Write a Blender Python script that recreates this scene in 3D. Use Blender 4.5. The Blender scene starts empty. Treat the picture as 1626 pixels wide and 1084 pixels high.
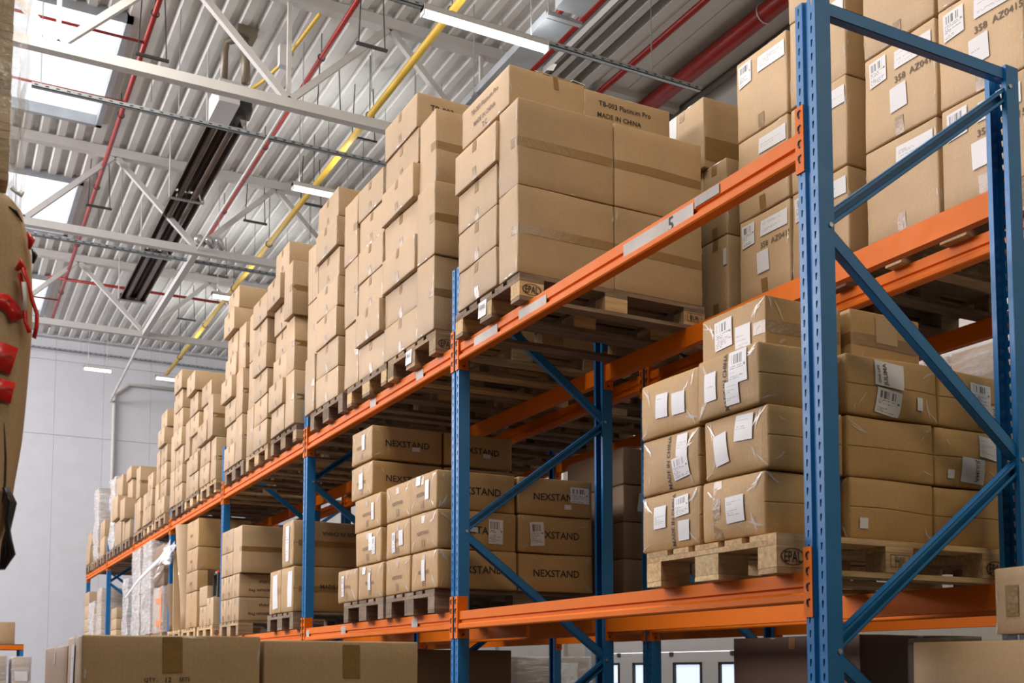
import bpy, math, random
from mathutils import Vector, Matrix, noise
R = math.radians
scene = bpy.context.scene
COL = scene.collection

# ------------------------------------------------------------------ camera, world, lights, exposure
CAM = Vector((-2.6964, -2.8388, 1.6))
PITCH, YAW = 0.0721, 0.4813
cd = bpy.data.cameras.new('camera'); cam = bpy.data.objects.new('camera', cd); COL.objects.link(cam)
cam.location = CAM
cam.rotation_euler = (math.pi/2 + PITCH, 0, -YAW)
cd.sensor_fit = 'HORIZONTAL'; cd.sensor_width = 36.0
cd.lens = 36.0*1753.24/1626.0
cd.shift_y = (936.61-542.0)/1626.0
cd.clip_start = 0.05; cd.clip_end = 200
cd.dof.use_dof = True; cd.dof.focus_distance = 6.0; cd.dof.aperture_fstop = 5.0
scene.camera = cam

world = bpy.data.worlds.new('overcast sky'); scene.world = world; world.use_nodes = True
wn = world.node_tree; bg = wn.nodes['Background']
bg.inputs['Color'].default_value = (0.95, 0.96, 1.0, 1); bg.inputs['Strength'].default_value = 2.2

def area(name, loc, sx, sy, power, color=(1, 1, 1), rot=(0, 0, 0)):
    l = bpy.data.lights.new(name, 'AREA'); l.shape = 'RECTANGLE'; l.size = sx; l.size_y = sy
    l.energy = power; l.color = color
    o = bpy.data.objects.new(name, l); COL.objects.link(o); o.location = loc; o.rotation_euler = rot
    return o
# daylight through the roof light strips over the aisle and the tube lamps
for _y in (-1.5, 2.4, 7.6):
    area('skylight_daylight', (-1.85, _y, 9.85), 2.2, 2.7, 190, (1.0, 0.94, 0.83))
# added fill lights: a big pale one across the aisle, a warm one behind the camera
area('side_fill_light', (-11.0, 14.5, 8.0), 24.0, 3.4, 3150, (1.0, 0.95, 0.985), (0, R(-90), 0)).rotation_euler = (R(90), 0, R(-90))
area('warm_fill_light', (3.5, -8.0, 8.0), 10.0, 2.5, 290, (1.0, 0.84, 0.60), (R(60), 0, 0))
for _y in (7.42, 12.15, 17.3, 22.0):      # the upward share of the direct/indirect tube lamps
    area('lamp_uplight', (2.35, _y, 8.56), 1.4, 0.08, 16, (0.96, 0.98, 1.0), (math.pi, 0, 0))

scene.view_settings.view_transform = 'Standard'
scene.view_settings.look = 'None'
scene.view_settings.gamma = 1.0
scene.view_settings.use_curve_mapping = False
scene.view_settings.exposure = 0.0
scene.cycles.max_bounces = 6
scene.cycles.diffuse_bounces = 2
scene.cycles.transparent_max_bounces = 16

# ------------------------------------------------------------------ materials
def srgb(r, g, b):
    f = lambda c: (c/255/12.92) if c/255 <= 0.04045 else ((c/255+0.055)/1.055)**2.4
    return (f(r), f(g), f(b), 1)
class NT:
    def __init__(s, name):
        s.m = bpy.data.materials.new(name); s.m.use_nodes = True
        s.t = s.m.node_tree; s.b = s.t.nodes['Principled BSDF']; s.out = s.t.nodes['Material Output']
    def n(s, kind, **kw):
        x = s.t.nodes.new('ShaderNode'+kind)
        for k, v in kw.items():
            if k.startswith('_'): setattr(x, k[1:], v)
            else: x.inputs[k.replace('__', ' ')].default_value = v
        return x
    def l(s, a, b): s.t.links.new(a, b)
    def coord(s, kind='Object', scale=(1, 1, 1), rnd=True):
        tc = s.n('TexCoord'); mp = s.n('Mapping'); mp.inputs['Scale'].default_value = scale
        s.l(tc.outputs[kind], mp.inputs['Vector'])
        if rnd and kind == 'Object':
            oi = s.n('ObjectInfo'); ml = s.n('Math', _operation='MULTIPLY'); ml.inputs[1].default_value = 37.0
            s.l(oi.outputs['Random'], ml.inputs[0]); s.l(ml.outputs[0], mp.inputs['Location'])
        return mp.outputs['Vector']
    def noise(s, vec, scale, detail=3, rough=0.55):
        x = s.n('TexNoise'); x.inputs['Scale'].default_value = scale; x.inputs['Detail'].default_value = detail
        x.inputs['Roughness'].default_value = rough; s.l(vec, x.inputs['Vector']); return x.outputs['Fac']
    def ramp(s, fac, stops):
        x = s.n('ValToRGB'); e = x.color_ramp.elements
        while len(e) < len(stops): e.new(0.5)
        for i, (p, c) in enumerate(stops): e[i].position = p; e[i].color = c
        s.l(fac, x.inputs['Fac']); return x.outputs['Color']
    def mix(s, fac, a, b, mode='MIX'):
        x = s.n('Mix', _data_type='RGBA', _blend_type=mode)
        for inp, v in ((x.inputs[0], fac), (x.inputs[6], a), (x.inputs[7], b)):
            if hasattr(v, 'links'): s.l(v, inp)
            elif isinstance(v, (int, float)): inp.default_value = v
            else: inp.default_value = v
        return x.outputs[2]
    def bump(s, h, strength=0.2, dist=0.01):
        x = s.n('Bump'); x.inputs['Strength'].default_value = strength; x.inputs['Distance'].default_value = dist
        s.l(h, x.inputs['Height']); s.l(x.outputs['Normal'], s.b.inputs['Normal']); return x
    def set(s, **kw):
        for k, v in kw.items(): s.b.inputs[k.replace('__', ' ')].default_value = v
def m_flat(name, col, rough=0.5, metal=0.0, var=0.0, **kw):
    t = NT(name); t.set(Base__Color=col, Roughness=rough, Metallic=metal, **kw)
    if var:
        v = t.coord(); f = t.noise(v, 3.0, 4)
        c = t.ramp(f, [(0.3, tuple(x*(1-var) for x in col[:3])+(1,)), (0.7, tuple(min(1, x*(1+var)) for x in col[:3])+(1,))])
        t.l(c, t.b.inputs['Base Color'])
    return t.m
def m_card(name, base, film=0.0, var=0.10, ribs=True):
    t = NT(name)
    v = t.coord(); f = t.noise(v, 2.2, 4, 0.6)
    lo = tuple(x*(1-var) for x in base[:3])+(1,); hi = tuple(x*(1+var) for x in base[:3])+(1,)
    c = t.ramp(f, [(0.25, lo), (0.75, hi)])
    # fibre speckle
    v2 = t.coord(scale=(1, 1, 1)); f2 = t.noise(v2, 180, 2)
    c = t.mix(0.12, c, t.ramp(f2, [(0.35, (0.1, 0.06, 0.03, 1)), (0.65, (0.75, 0.6, 0.45, 1))]), 'OVERLAY')
    # each carton its own tint
    oi = t.n('ObjectInfo')
    hv = t.n('HueSaturation'); hv.inputs['Fac'].default_value = 1
    mr = t.n('MapRange'); mr.inputs['To Min'].default_value = 0.88; mr.inputs['To Max'].default_value = 1.10
    t.l(oi.outputs['Random'], mr.inputs['Value']); t.l(mr.outputs[0], hv.inputs['Value']); t.l(c, hv.inputs['Color'])
    t.l(hv.outputs['Color'], t.b.inputs['Base Color'])
    vb = t.coord(scale=(140, 140, 1.5)); fb = t.noise(vb, 1.0, 1)
    va = t.coord(scale=(1, 1, 1)); fa = t.noise(va, 9, 3)
    ad = t.n('Math', _operation='MULTIPLY_ADD'); ad.inputs[1].default_value = 0.35
    t.l(fb, ad.inputs[0]); t.l(fa, ad.inputs[2])
    t.bump(ad.outputs[0], 0.25 if not film else 0.5, 0.006)
    t.set(Roughness=0.55, Specular__IOR__Level=0.5)
    if film:
        t.b.inputs['Coat Weight'].default_value = film
        t.b.inputs['Coat Roughness'].default_value = 0.22
        vc = t.coord(scale=(5, 5, 1.6)); fc = t.noise(vc, 7.0, 6, 0.7)
        bp_ = t.n('Bump'); bp_.inputs['Strength'].default_value = 1.0; bp_.inputs['Distance'].default_value = 0.03
        t.l(fc, bp_.inputs['Height']); t.l(bp_.outputs['Normal'], t.b.inputs['Coat Normal'])
    return t.m
def m_wood(name, a, b):
    t = NT(name)
    v = t.coord(scale=(1, 1, 1)); f = t.noise(v, 2.5, 4)
    vg = t.coord(scale=(3, 40, 40)); g = t.noise(vg, 1.5, 4, 0.6)
    c = t.ramp(f, [(0.3, a), (0.7, b)])
    c = t.mix(0.45, c, t.ramp(g, [(0.3, (0.18, 0.13, 0.09, 1)), (0.7, (0.85, 0.75, 0.6, 1))]), 'OVERLAY')
    oi = t.n('ObjectInfo'); hv = t.n('HueSaturation')
    mr = t.n('MapRange'); mr.inputs['To Min'].default_value = 0.7; mr.inputs['To Max'].default_value = 1.15
    t.l(oi.outputs['Random'], mr.inputs['Value']); t.l(mr.outputs[0], hv.inputs['Value']); t.l(c, hv.inputs['Color'])
    t.l(hv.outputs['Color'], t.b.inputs['Base Color'])
    t.bump(g, 0.3, 0.004); t.set(Roughness=0.85)
    return t.m
def m_paint(name, col, rough=0.38, worn=0.12):
    t = NT(name)
    v = t.coord(scale=(1, 1, 1)); f = t.noise(v, 4, 5, 0.7)
    c = t.ramp(f, [(0.3, tuple(x*(1-worn) for x in col[:3])+(1,)), (0.6, col), (0.8, tuple(min(1, x*(1+worn)+0.01) for x in col[:3])+(1,))])
    t.l(c, t.b.inputs['Base Color'])
    r = t.noise(v, 14, 4); mr = t.n('MapRange'); mr.inputs['To Min'].default_value = rough-0.1; mr.inputs['To Max'].default_value = rough+0.18
    t.l(r, mr.inputs['Value']); t.l(mr.outputs[0], t.b.inputs['Roughness'])
    return t.m
def m_label(name, kind):
    """white paper carrying flat print laid out in the sheet's own UVs"""
    t = NT(name); tc = t.n('TexCoord'); sx = t.n('SeparateXYZ'); t.l(tc.outputs['UV'], sx.inputs[0])
    def M(op, a, b=None, c=None):
        x = t.n('Math', _operation=op)
        for i, v in enumerate((a, b, c)):
            if v is None: continue
            if hasattr(v, 'links'): t.l(v, x.inputs[i])
            else: x.inputs[i].default_value = v
        return x.outputs[0]
    U, V = sx.outputs[0], sx.outputs[1]
    def rnd(a, b):
        cx = t.n('CombineXYZ'); t.l(a, cx.inputs[0]); t.l(b, cx.inputs[1])
        w = t.n('TexWhiteNoise', _noise_dimensions='3D')
        oi = t.n('ObjectInfo'); t.l(oi.outputs['Random'], cx.inputs[2]); t.l(cx.outputs[0], w.inputs['Vector']); return w.outputs['Value']
    def win(x, lo, hi): return M('MULTIPLY', M('GREATER_THAN', x, lo), M('LESS_THAN', x, hi))
    def lines(rows, dens, cols=46):
        r = M('FLOOR', M('MULTIPLY', V, rows)); fr = M('FRACT', M('MULTIPLY', V, rows))
        ink = M('LESS_THAN', rnd(M('FLOOR', M('MULTIPLY', U, cols)), r), 0.62)
        rl = M('LESS_THAN', U, M('MULTIPLY_ADD', rnd(r, r), 0.7, 0.25))
        on = M('LESS_THAN', rnd(M('ADD', r, 5.3), r), dens)
        return M('MULTIPLY', M('MULTIPLY', ink, win(fr, 0.25, 0.72)), M('MULTIPLY', rl, on))
    inside = M('MULTIPLY', win(U, 0.07, 0.93), win(V, 0.06, 0.94))
    if kind == 'barcode':
        bars = M('LESS_THAN', rnd(M('FLOOR', M('MULTIPLY', U, 42)), M('MULTIPLY', U, 0.0)), 0.5)
        a = M('MULTIPLY', M('MULTIPLY', bars, win(V, 0.60, 0.90)), win(U, 0.12, 0.75))
        b = M('MULTIPLY', lines(16, 0.85), win(V, 0.06, 0.56))
        c = M('MULTIPLY', win(U, 0.84, 0.95), win(V, 0.48, 0.56))
        ink = M('MAXIMUM', M('MAXIMUM', a, b), c); amt = 0.82
    elif kind == 'text':
        ink = M('MULTIPLY', lines(12, 0.5, 36), win(V, 0.2, 0.8)); amt = 0.5
    else:
        ink = M('MULTIPLY', lines(9, 0.25, 26), win(V, 0.35, 0.65)); amt = 0.35
    ink = M('MULTIPLY', M('MULTIPLY', ink, inside), amt)
    c = t.mix(ink, (0.72, 0.71, 0.72, 1), (0.03, 0.03, 0.03, 1))
    t.l(c, t.b.inputs['Base Color']); t.set(Roughness=0.45)
    return t.m
def m_film(name, dens=0.3, tint=(0.85, 0.85, 0.86, 1), stretch=(2, 2, 14)):
    t = NT(name)
    tr = t.n('BsdfTransparent'); gl = t.n('BsdfGlossy'); gl.inputs['Roughness'].default_value = 0.25
    df = t.n('BsdfDiffuse'); df.inputs['Color'].default_value = tint
    v = t.coord(scale=stretch); f = t.noise(v, 2.2, 6, 0.7)
    bp_ = t.n('Bump'); bp_.inputs['Strength'].default_value = 0.9; bp_.inputs['Distance'].default_value = 0.03
    t.l(f, bp_.inputs['Height']); t.l(bp_.outputs['Normal'], gl.inputs['Normal'])
    m1 = t.n('MixShader'); m1.inputs[0].default_value = 0.45; t.l(df.outputs[0], m1.inputs[1]); t.l(gl.outputs[0], m1.inputs[2])
    mr = t.n('MapRange'); mr.inputs['From Min'].default_value = 0.35; mr.inputs['From Max'].default_value = 0.75
    mr.inputs['To Min'].default_value = dens*0.45; mr.inputs['To Max'].default_value = min(1, dens*1.9)
    t.l(f, mr.inputs['Value'])
    m2 = t.n('MixShader'); t.l(mr.outputs[0], m2.inputs[0]); t.l(tr.outputs[0], m2.inputs[1]); t.l(m1.outputs[0], m2.inputs[2])
    t.l(m2.outputs[0], t.out.inputs['Surface'])
    return t.m
def m_emit(name, col, s):
    t = NT(name); t.set(Base__Color=col, Emission__Color=col, Emission__Strength=s); return t.m

KRAFT = m_card('kraft cardboard', (0.475, 0.325, 0.175, 1), film=0.10)
KRAFTF = m_card('kraft cardboard under clear film', (0.46, 0.275, 0.092, 1), film=0.40)
KRAFT_SHADE = m_card('shade-darkened kraft cardboard', (0.10, 0.05, 0.03, 1))  # kraft with the shade inside the rear rack put into its colour
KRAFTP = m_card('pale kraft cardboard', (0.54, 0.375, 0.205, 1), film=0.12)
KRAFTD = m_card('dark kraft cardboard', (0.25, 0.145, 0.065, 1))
TAPE = NT('clear brown parcel tape'); TAPE.set(Base__Color=(0.27, 0.15, 0.045, 1), Roughness=0.30, Coat__Weight=0.35, Coat__Roughness=0.2)
_v = TAPE.coord(scale=(1, 1, 1)); TAPE.bump(TAPE.noise(_v, 30, 3), 0.35, 0.01); TAPE = TAPE.m
INK = m_flat('black carton ink', (0.025, 0.02, 0.018, 1), 0.7)
INKF = m_flat('faded carton ink', (0.16, 0.11, 0.08, 1), 0.75)
LAB_B = m_label('shipping label paper', 'barcode'); LAB_T = m_label('address sheet paper', 'text'); LAB_P = m_label('plain sticker paper', 'plain')
PAPER = m_flat('white paper', (0.70, 0.69, 0.69, 1), 0.5)
WOOD_N = m_wood('new pine', (0.50, 0.34, 0.18, 1), (0.66, 0.50, 0.30, 1))
WOOD_O = m_wood('weathered and shade-darkened pine', (0.17, 0.12, 0.085, 1), (0.32, 0.25, 0.185, 1))  # weathered tone, darkened further to imitate shade under the shelves
WOOD_M = m_wood('used pine', (0.28, 0.20, 0.12, 1), (0.45, 0.34, 0.22, 1))
CHIP = m_wood('pressed chip block', (0.55, 0.40, 0.22, 1), (0.72, 0.56, 0.34, 1))
BLUE = m_paint('blue powder coat', (0.008, 0.165, 0.43, 1), 0.36)
ORANGE = m_paint('orange powder coat', (0.74, 0.155, 0.001, 1), 0.46, 0.08)
ORANGE.node_tree.nodes['Principled BSDF'].inputs['Specular IOR Level'].default_value = 0.22
STEEL = m_flat('zinc steel', (0.45, 0.46, 0.47, 1), 0.4, 0.7, 0.1)
GALV = m_flat('galvanised sheet', (0.42, 0.45, 0.47, 1), 0.45, 0.35, 0.12)
DARKST = m_flat('dark steel', (0.07, 0.065, 0.06, 1), 0.55, 0.3)
REDP = m_flat('red sprinkler enamel', (0.34, 0.018, 0.012, 1), 0.35, 0, 0.1)
REDTAPE = m_flat('red warning tape', (0.75, 0.02, 0.015, 1), 0.25, 0, 0.15)
ORTAPE = m_flat('orange warning tape', (0.95, 0.22, 0.03, 1), 0.3)
YEL = m_flat('yellow gas pipe enamel', (0.72, 0.47, 0.06, 1), 0.4, 0, 0.06)
WHITEP = m_flat('white steel paint', (0.62, 0.60, 0.57, 1), 0.5, 0, 0.04)
DECK = m_flat('grey white roof sheet', (0.78, 0.765, 0.72, 1), 0.5, 0.0, 0.05)
WALLM = m_flat('white sandwich panel', (0.70, 0.71, 0.74, 1), 0.55, 0, 0.03)
WALLR = m_flat('cream wall panel', (0.55, 0.52, 0.47, 1), 0.6, 0, 0.04)
FLOORM = m_flat('grey concrete', (0.085, 0.082, 0.08, 1), 0.6, 0, 0.15)
FILM = m_film('stretch film', 0.08, (0.40, 0.38, 0.35, 1))
FILMS = m_film('streaky stretch film', 0.11, (0.50, 0.42, 0.33, 1), (0.7, 0.7, 22))
FILMC = m_film('loose crinkled film', 0.20, (0.95, 0.95, 0.95, 1), (3, 3, 3))
FILMW = m_film('thick white stretch film', 0.75)
FILMG = m_film('silvery stretch film', 0.38)
BLACKB = m_flat('black bag plastic', (0.012, 0.011, 0.012, 1), 0.25)
TUBE = m_emit('fluorescent tube', (0.93, 0.97, 1.0, 1), 3.0)
DAY = m_emit('daylight behind the door', (0.72, 0.82, 1.0, 1), 0.95)
DARKG = m_flat('black rubber gasket', (0.02, 0.02, 0.02, 1), 0.5)

# ------------------------------------------------------------------ mesh helpers
def link(name, me, mat=None, parent=None, loc=(0, 0, 0), rot=(0, 0, 0)):
    o = bpy.data.objects.new(name, me); COL.objects.link(o)
    if parent: o.parent = parent
    o.location = loc; o.rotation_euler = rot
    return o
def mesh(name, V, F, mat, smooth=False, uv=None):
    me = bpy.data.meshes.new(name); me.from_pydata([tuple(v) for v in V], [], F)
    if mat: me.materials.append(mat)
    if smooth:
        me.polygons.foreach_set('use_smooth', [True]*len(me.polygons))
    if uv:
        ul = me.uv_layers.new(name='uv')
        for p in me.polygons:
            for li in p.loop_indices: ul.data[li].uv = uv[me.loops[li].vertex_index]
    me.update(); return me
def boxg(V, F, c0, c1, M=None):
    n = len(V)
    for z in (c0[2], c1[2]):
        for y in (c0[1], c1[1]):
            for x in (c0[0], c1[0]):
                p = Vector((x, y, z)); V.append(M @ p if M else p)
    F += [(n, n+2, n+3, n+1), (n+4, n+5, n+7, n+6), (n, n+1, n+5, n+4), (n+2, n+6, n+7, n+3), (n, n+4, n+6, n+2), (n+1, n+3, n+7, n+5)]
def tubeg(V, F, pts, r, seg=10, cap=True, closed=False):
    pts = [Vector(p) for p in pts]; rings = []
    up0 = None
    for i, p in enumerate(pts):
        if i == 0: d = pts[1]-p
        elif i == len(pts)-1: d = p-pts[i-1]
        else: d = (pts[i+1]-p).normalized()+(p-pts[i-1]).normalized()
        d.normalize()
        if up0 is None:
            up0 = Vector((0, 0, 1)) if abs(d.z) < 0.9 else Vector((1, 0, 0))
        a = d.cross(up0); 
        if a.length < 1e-4: a = d.orthogonal()
        a.normalize(); b = a.cross(d).normalized(); up0 = b
        rr = r[i] if isinstance(r, (list, tuple)) else r
        n = len(V)
        for k in range(seg):
            t = 2*math.pi*k/seg; V.append(p+a*math.cos(t)*rr+b*math.sin(t)*rr)
        rings.append(n)
    for i in range(len(rings)-1):
        for k in range(seg):
            k2 = (k+1) % seg
            F.append((rings[i]+k, rings[i]+k2, rings[i+1]+k2, rings[i+1]+k))
    if cap:
        F.append(tuple(rings[0]+k for k in range(seg))[::-1]); F.append(tuple(rings[-1]+k for k in range(seg)))
def barg(V, F, a, b, w, h, up=(0, 0, 1)):
    a = Vector(a); b = Vector(b); d = (b-a); L = d.length; d.normalize()
    s = d.cross(Vector(up)); 
    if s.length < 1e-4: s = d.orthogonal()
    s.normalize(); u = s.cross(d)
    M = Matrix((s, d, u)).transposed().to_4x4(); M.translation = a
    boxg(V, F, (-w/2, 0, -h/2), (w/2, L, h/2), M)
def extr(profile, a, b, axis='y', closed=True, M=None):
    """extrude a 2D profile [(p,q)] from a to b along the axis (y: p=x q=z, z: p=x q=y, x: p=y q=z)"""
    V = []; F = []; n = len(profile)
    for t in (a, b):
        for p, q in profile:
            V.append({'y': Vector((p, t, q)), 'z': Vector((p, q, t)), 'x': Vector((t, p, q))}[axis])
    for i in range(n if closed else n-1):
        j = (i+1) % n; F.append((i, j, n+j, n+i))
    if closed: F.append(tuple(range(n))[::-1]); F.append(tuple(range(n, 2*n)))
    return V, F
def empty(name, loc=(0, 0, 0), rot=(0, 0, 0)):
    o = bpy.data.objects.new(name, None); COL.objects.link(o); o.location = loc; o.rotation_euler = rot
    o.empty_display_size = 0.1; return o
def tag(o, label=None, cat=None, group=None, kind=None):
    if label: o['label'] = label
    if cat: o['category'] = cat
    if group: o['group'] = group
    if kind: o['kind'] = kind
    return o
def struct(name, V, F, mat, smooth=False, label=None):
    o = link(name, mesh(name, V, F, mat, smooth)); o['kind'] = 'structure'
    if label: o['label'] = label
    return o
def part(name, V, F, mat, parent, smooth=False, label=None, uv=None):
    o = link(name, mesh(name, V, F, mat, smooth, uv), parent=parent)
    if label: o['label'] = label
    return o
def copy_tree(o, parent=None):
    c = o.copy(); COL.objects.link(c); c.parent = parent
    for ch in CHILD.get(o.name, [x for x in o.children]): copy_tree(ch, c)
    return c
CHILD = {}

# lettering as thin meshes, unit height 1, centred
_txt = {}
def text_geo(s):
    if s in _txt: return _txt[s]
    cu = bpy.data.curves.new('lettering', 'FONT'); cu.body = s; cu.resolution_u = 2; cu.offset = 0.010
    o = bpy.data.objects.new('lettering', cu); COL.objects.link(o)
    bpy.context.view_layer.update()
    dg = bpy.context.evaluated_depsgraph_get(); me = o.evaluated_get(dg).to_mesh()
    V = [(v.co.x, v.co.y) for v in me.vertices]; F = [tuple(p.vertices) for p in me.polygons]
    o.evaluated_get(dg).to_mesh_clear(); bpy.data.objects.remove(o); bpy.data.curves.remove(cu)
    xs = [v[0] for v in V]; ys = [v[1] for v in V]
    cx = (min(xs)+max(xs))/2; cy = (min(ys)+max(ys))/2; w = max(xs)-min(xs); h = max(ys)-min(ys)
    _txt[s] = ([((x-cx)/w, (y-cy)/w) for x, y in V], F, h/w)
    return _txt[s]

# ------------------------------------------------------------------ cartons
FACES = {  # face: fixed axis, sign, right axis+sign, up axis+sign (seen from outside)
    '-x': (0, -1, (1, -1), (2, 1)), '+x': (0, 1, (1, 1), (2, 1)),
    '-y': (1, -1, (0, 1), (2, 1)), '+y': (1, 1, (0, -1), (2, 1)),
    '-z': (2, -1, (0, 1), (1, -1)), '+z': (2, 1, (0, 1), (1, 1))}
class Shape:
    def __init__(s, dims, r=0.006, bulge=0.006, amp=0.004, freq=3.0, seed=0, seam=None, crush=0.0):
        s.D = dims; s.r = r; s.b = bulge; s.a = amp; s.f = freq; s.seed = seed; s.seam = seam; s.crush = crush
        s.off = Vector((seed*7.31, seed*3.17, seed*5.9))
    def at(s, q):
        h = [d/2 for d in s.D]
        p = Vector((q[0]*h[0], q[1]*h[1], q[2]*h[2]))
        inner = Vector([max(-(h[i]-s.r), min(h[i]-s.r, p[i])) for i in range(3)])
        d = p-inner
        if d.length > 1e-9: p = inner+d.normalized()*s.r
        for i in range(3):
            if abs(q[i]) > 0.999:
                j, k = (i+1) % 3, (i+2) % 3
                p[i] += (1 if q[i] > 0 else -1)*s.b*(0 if i == 2 else 1)*(1-q[j]**2)*(1-q[k]**2)
        if s.seam is not None:
            i, j = s.seam     # flap axis, axis across the seam
            if abs(q[i]) > 0.999 and abs(q[j])*h[j] < 0.0012: p[i] -= (1 if q[i] > 0 else -1)*0.004
        if s.a:
            nv = noise.noise_vector(p*s.f+s.off)
            p += nv*s.a
        if s.crush:
            c = noise.noise(p*1.7+s.off*1.3)
            k = max(0, c-0.15)*s.crush
            p -= Vector((q[0]*k, q[1]*k, 0))
        p.z = max(0.0, min(s.D[2], p.z+h[2]))
        return p
def lines_for(h, r, n, mid=False):
    a = r/h; L = [-1, -1+a*0.3, -1+a]
    for i in range(1, n): L.append(-1+a+(2-2*a)*i/n)
    L += [1-a, 1-a*0.3, 1]
    if mid: L += [-0.014/h, -0.005/h, -0.0022/h, -0.0008/h, 0.0008/h, 0.0022/h, 0.005/h, 0.014/h]
    return sorted(set(L))
_cm = {}
def carton_mesh(sh, n, mat, lod):
    key = (tuple(round(d, 3) for d in sh.D), sh.r, sh.b, sh.a, sh.seed, sh.seam, sh.crush, n, mat.name)
    if key in _cm: return _cm[key]
    idx = {}; V = []; F = []
    h = [d/2 for d in sh.D]
    if lod == 0:
        L = [lines_for(h[i], sh.r, n, sh.seam is not None and sh.seam[1] == i) for i in range(3)]
    else:
        L = [[-1, -1+sh.r/h[i], 0, 1-sh.r/h[i], 1] for i in range(3)]
    def vid(q):
        k = tuple(round(x, 5) for x in q)
        if k not in idx: idx[k] = len(V); V.append(sh.at(q))
        return idx[k]
    for fx, sg, (ra, rs), (ua, us) in FACES.values():
        A, B = L[ra], L[ua]
        for i in range(len(A)-1):
            for j in range(len(B)-1):
                q = []
                for (a, b) in ((A[i], B[j]), (A[i+1], B[j]), (A[i+1], B[j+1]), (A[i], B[j+1])):
                    t = [0, 0, 0]; t[fx] = sg; t[ra] = a*rs; t[ua] = b*us; q.append(vid(t))
                F.append(tuple(q))
    me = mesh('carton', V, F, mat, smooth=True)
    _cm[key] = me; return me
def on_face(sh, face, cx, cy, off=0.002):
    fx, sg, (ra, rs), (ua, us) = FACES[face]; h = [d/2 for d in sh.D]
    t = [0, 0, 0]; t[fx] = sg
    t[ra] = max(-1, min(1, cx/h[ra]))*rs; t[ua] = max(-1, min(1, cy/h[ua]))*us
    s2 = sh.seam; sh.seam = None; p = sh.at(t); sh.seam = s2
    p[fx] += sg*off
    return p
def patch(sh, face, cx, cy, w, hgt, ang, nx=3, ny=3, off=0.002):
    V = []; F = []; uv = []; ca, sa = math.cos(ang), math.sin(ang)
    for j in range(ny+1):
        for i in range(nx+1):
            a = (i/nx-0.5)*w; b = (j/ny-0.5)*hgt
            V.append(on_face(sh, face, cx+a*ca-b*sa, cy+a*sa+b*ca, off)); uv.append((i/nx, j/ny))
    for j in range(ny):
        for i in range(nx):
            n = j*(nx+1)+i; F.append((n, n+1, n+nx+2, n+nx+1))
    return V, F, uv
_tm = {}
def tape_mesh(sh, flap, lod, w=0.05):
    key = (tuple(round(d, 3) for d in sh.D), sh.r, sh.b, sh.a, sh.seed, sh.crush, flap, lod)
    if key in _tm: return _tm[key]
    dx, dy, dz = sh.D; out = []
    nn = 8 if lod == 0 else 2
    if flap == 'z':
        for sgn, face in ((1, '+z'), (-1, '-z')):
            V, F, _ = patch(sh, face, 0, 0, dx*0.995, w, 0, nn, 1, 0.0015)
            for ff in ('-x', '+x'):
                n = len(V); v, f, _ = patch(sh, ff, 0, sgn*(dz/2-0.035), w, 0.068, 0, 1, 2, 0.0015)
                V += v; F += [tuple(a+n for a in q) for q in f]
            out.append((V, F))
    else:
        V, F, _ = patch(sh, '-y', 0, 0, dx*0.995, w, 0, nn, 1, 0.0015)
        for ff, sg in (('-x', 1), ('+x', -1)):
            n = len(V); v, f, _ = patch(sh, ff, sg*(dy/2-0.035), 0, 0.068, w, 0, 2, 1, 0.0015)
            V += v; F += [tuple(a+n for a in q) for q in f]
        out.append((V, F))
    ms = []
    if lod > 0 and len(out) == 2:
        V, F = out[0]; n = len(V); out = [(V+out[1][0], F+[tuple(a+n for a in q) for q in out[1][1]])]
    for V, F in out: ms.append(mesh('packing_tape', V, F, TAPE, True))
    _tm[key] = ms; return ms
BOXN = [0]
def carton(x0, y0, z0, dx, dy, dz, label, group=None, flap='z', mat=None, lod=0, rz=0.0, extras=(), tape=True,
           bulge=0.005, amp=0.004, r=0.007, n=6, crush=0.0, cat='box', name='cardboard_box', seam=True):
    BOXN[0] += 1
    mat = mat or KRAFT
    seed = BOXN[0] % (5 if lod == 0 else 3)
    if lod: n = 1
    sh = Shape((dx, dy, dz), r, bulge, amp, 3.0, seed, (((2, 1) if flap == 'z' else (1, 2)) if (lod == 0 and seam) else None), crush)
    me = carton_mesh(sh, n, mat, lod)
    o = link(name, me, loc=(x0+dx/2, y0+dy/2, z0), rot=(0, 0, rz))
    tag(o, label, cat, group)
    if tape:
        for m in tape_mesh(sh, flap, lod): link('packing_tape', m, parent=o)
    for e in extras: decorate(o, sh, e)
    if lod == 0: crease_glints(o, sh, BOXN[0], 16 if mat is KRAFTF else 9, mat is not KRAFTF)
    return o
def decorate(o, sh, e):
    k = e[0]
    if k == 'label':
        _, face, cx, cy, w, h, ang, mat = e
        V, F, uv = patch(sh, face, cx, cy, w, h, ang, 4, 4, 0.0045)
        link('paper_label', mesh('paper_label', V, F, mat, True, uv), parent=o)
    elif k == 'strip':
        _, face, cx, cy, w, h, ang, mat = e[:8]
        V, F, uv = patch(sh, face, cx, cy, w, h, ang, 6, 2, 0.0025)
        link(e[8] if len(e) > 8 else 'tape_strip', mesh('tape_strip', V, F, mat, True), parent=o)
    elif k in ('text', 'textp'):
        _, face, cx, cy, s, w, ang, mat = e
        P, F, asp = text_geo(s); ca, sa = math.cos(ang), math.sin(ang)
        V = [on_face(sh, face, cx+(x*ca-y*sa)*w, cy+(x*sa+y*ca)*w, 0.0060 if k == 'textp' else 0.0027) for x, y in P]
        link('printed_lettering', mesh('printed_lettering', V, F, mat), parent=o)

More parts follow.
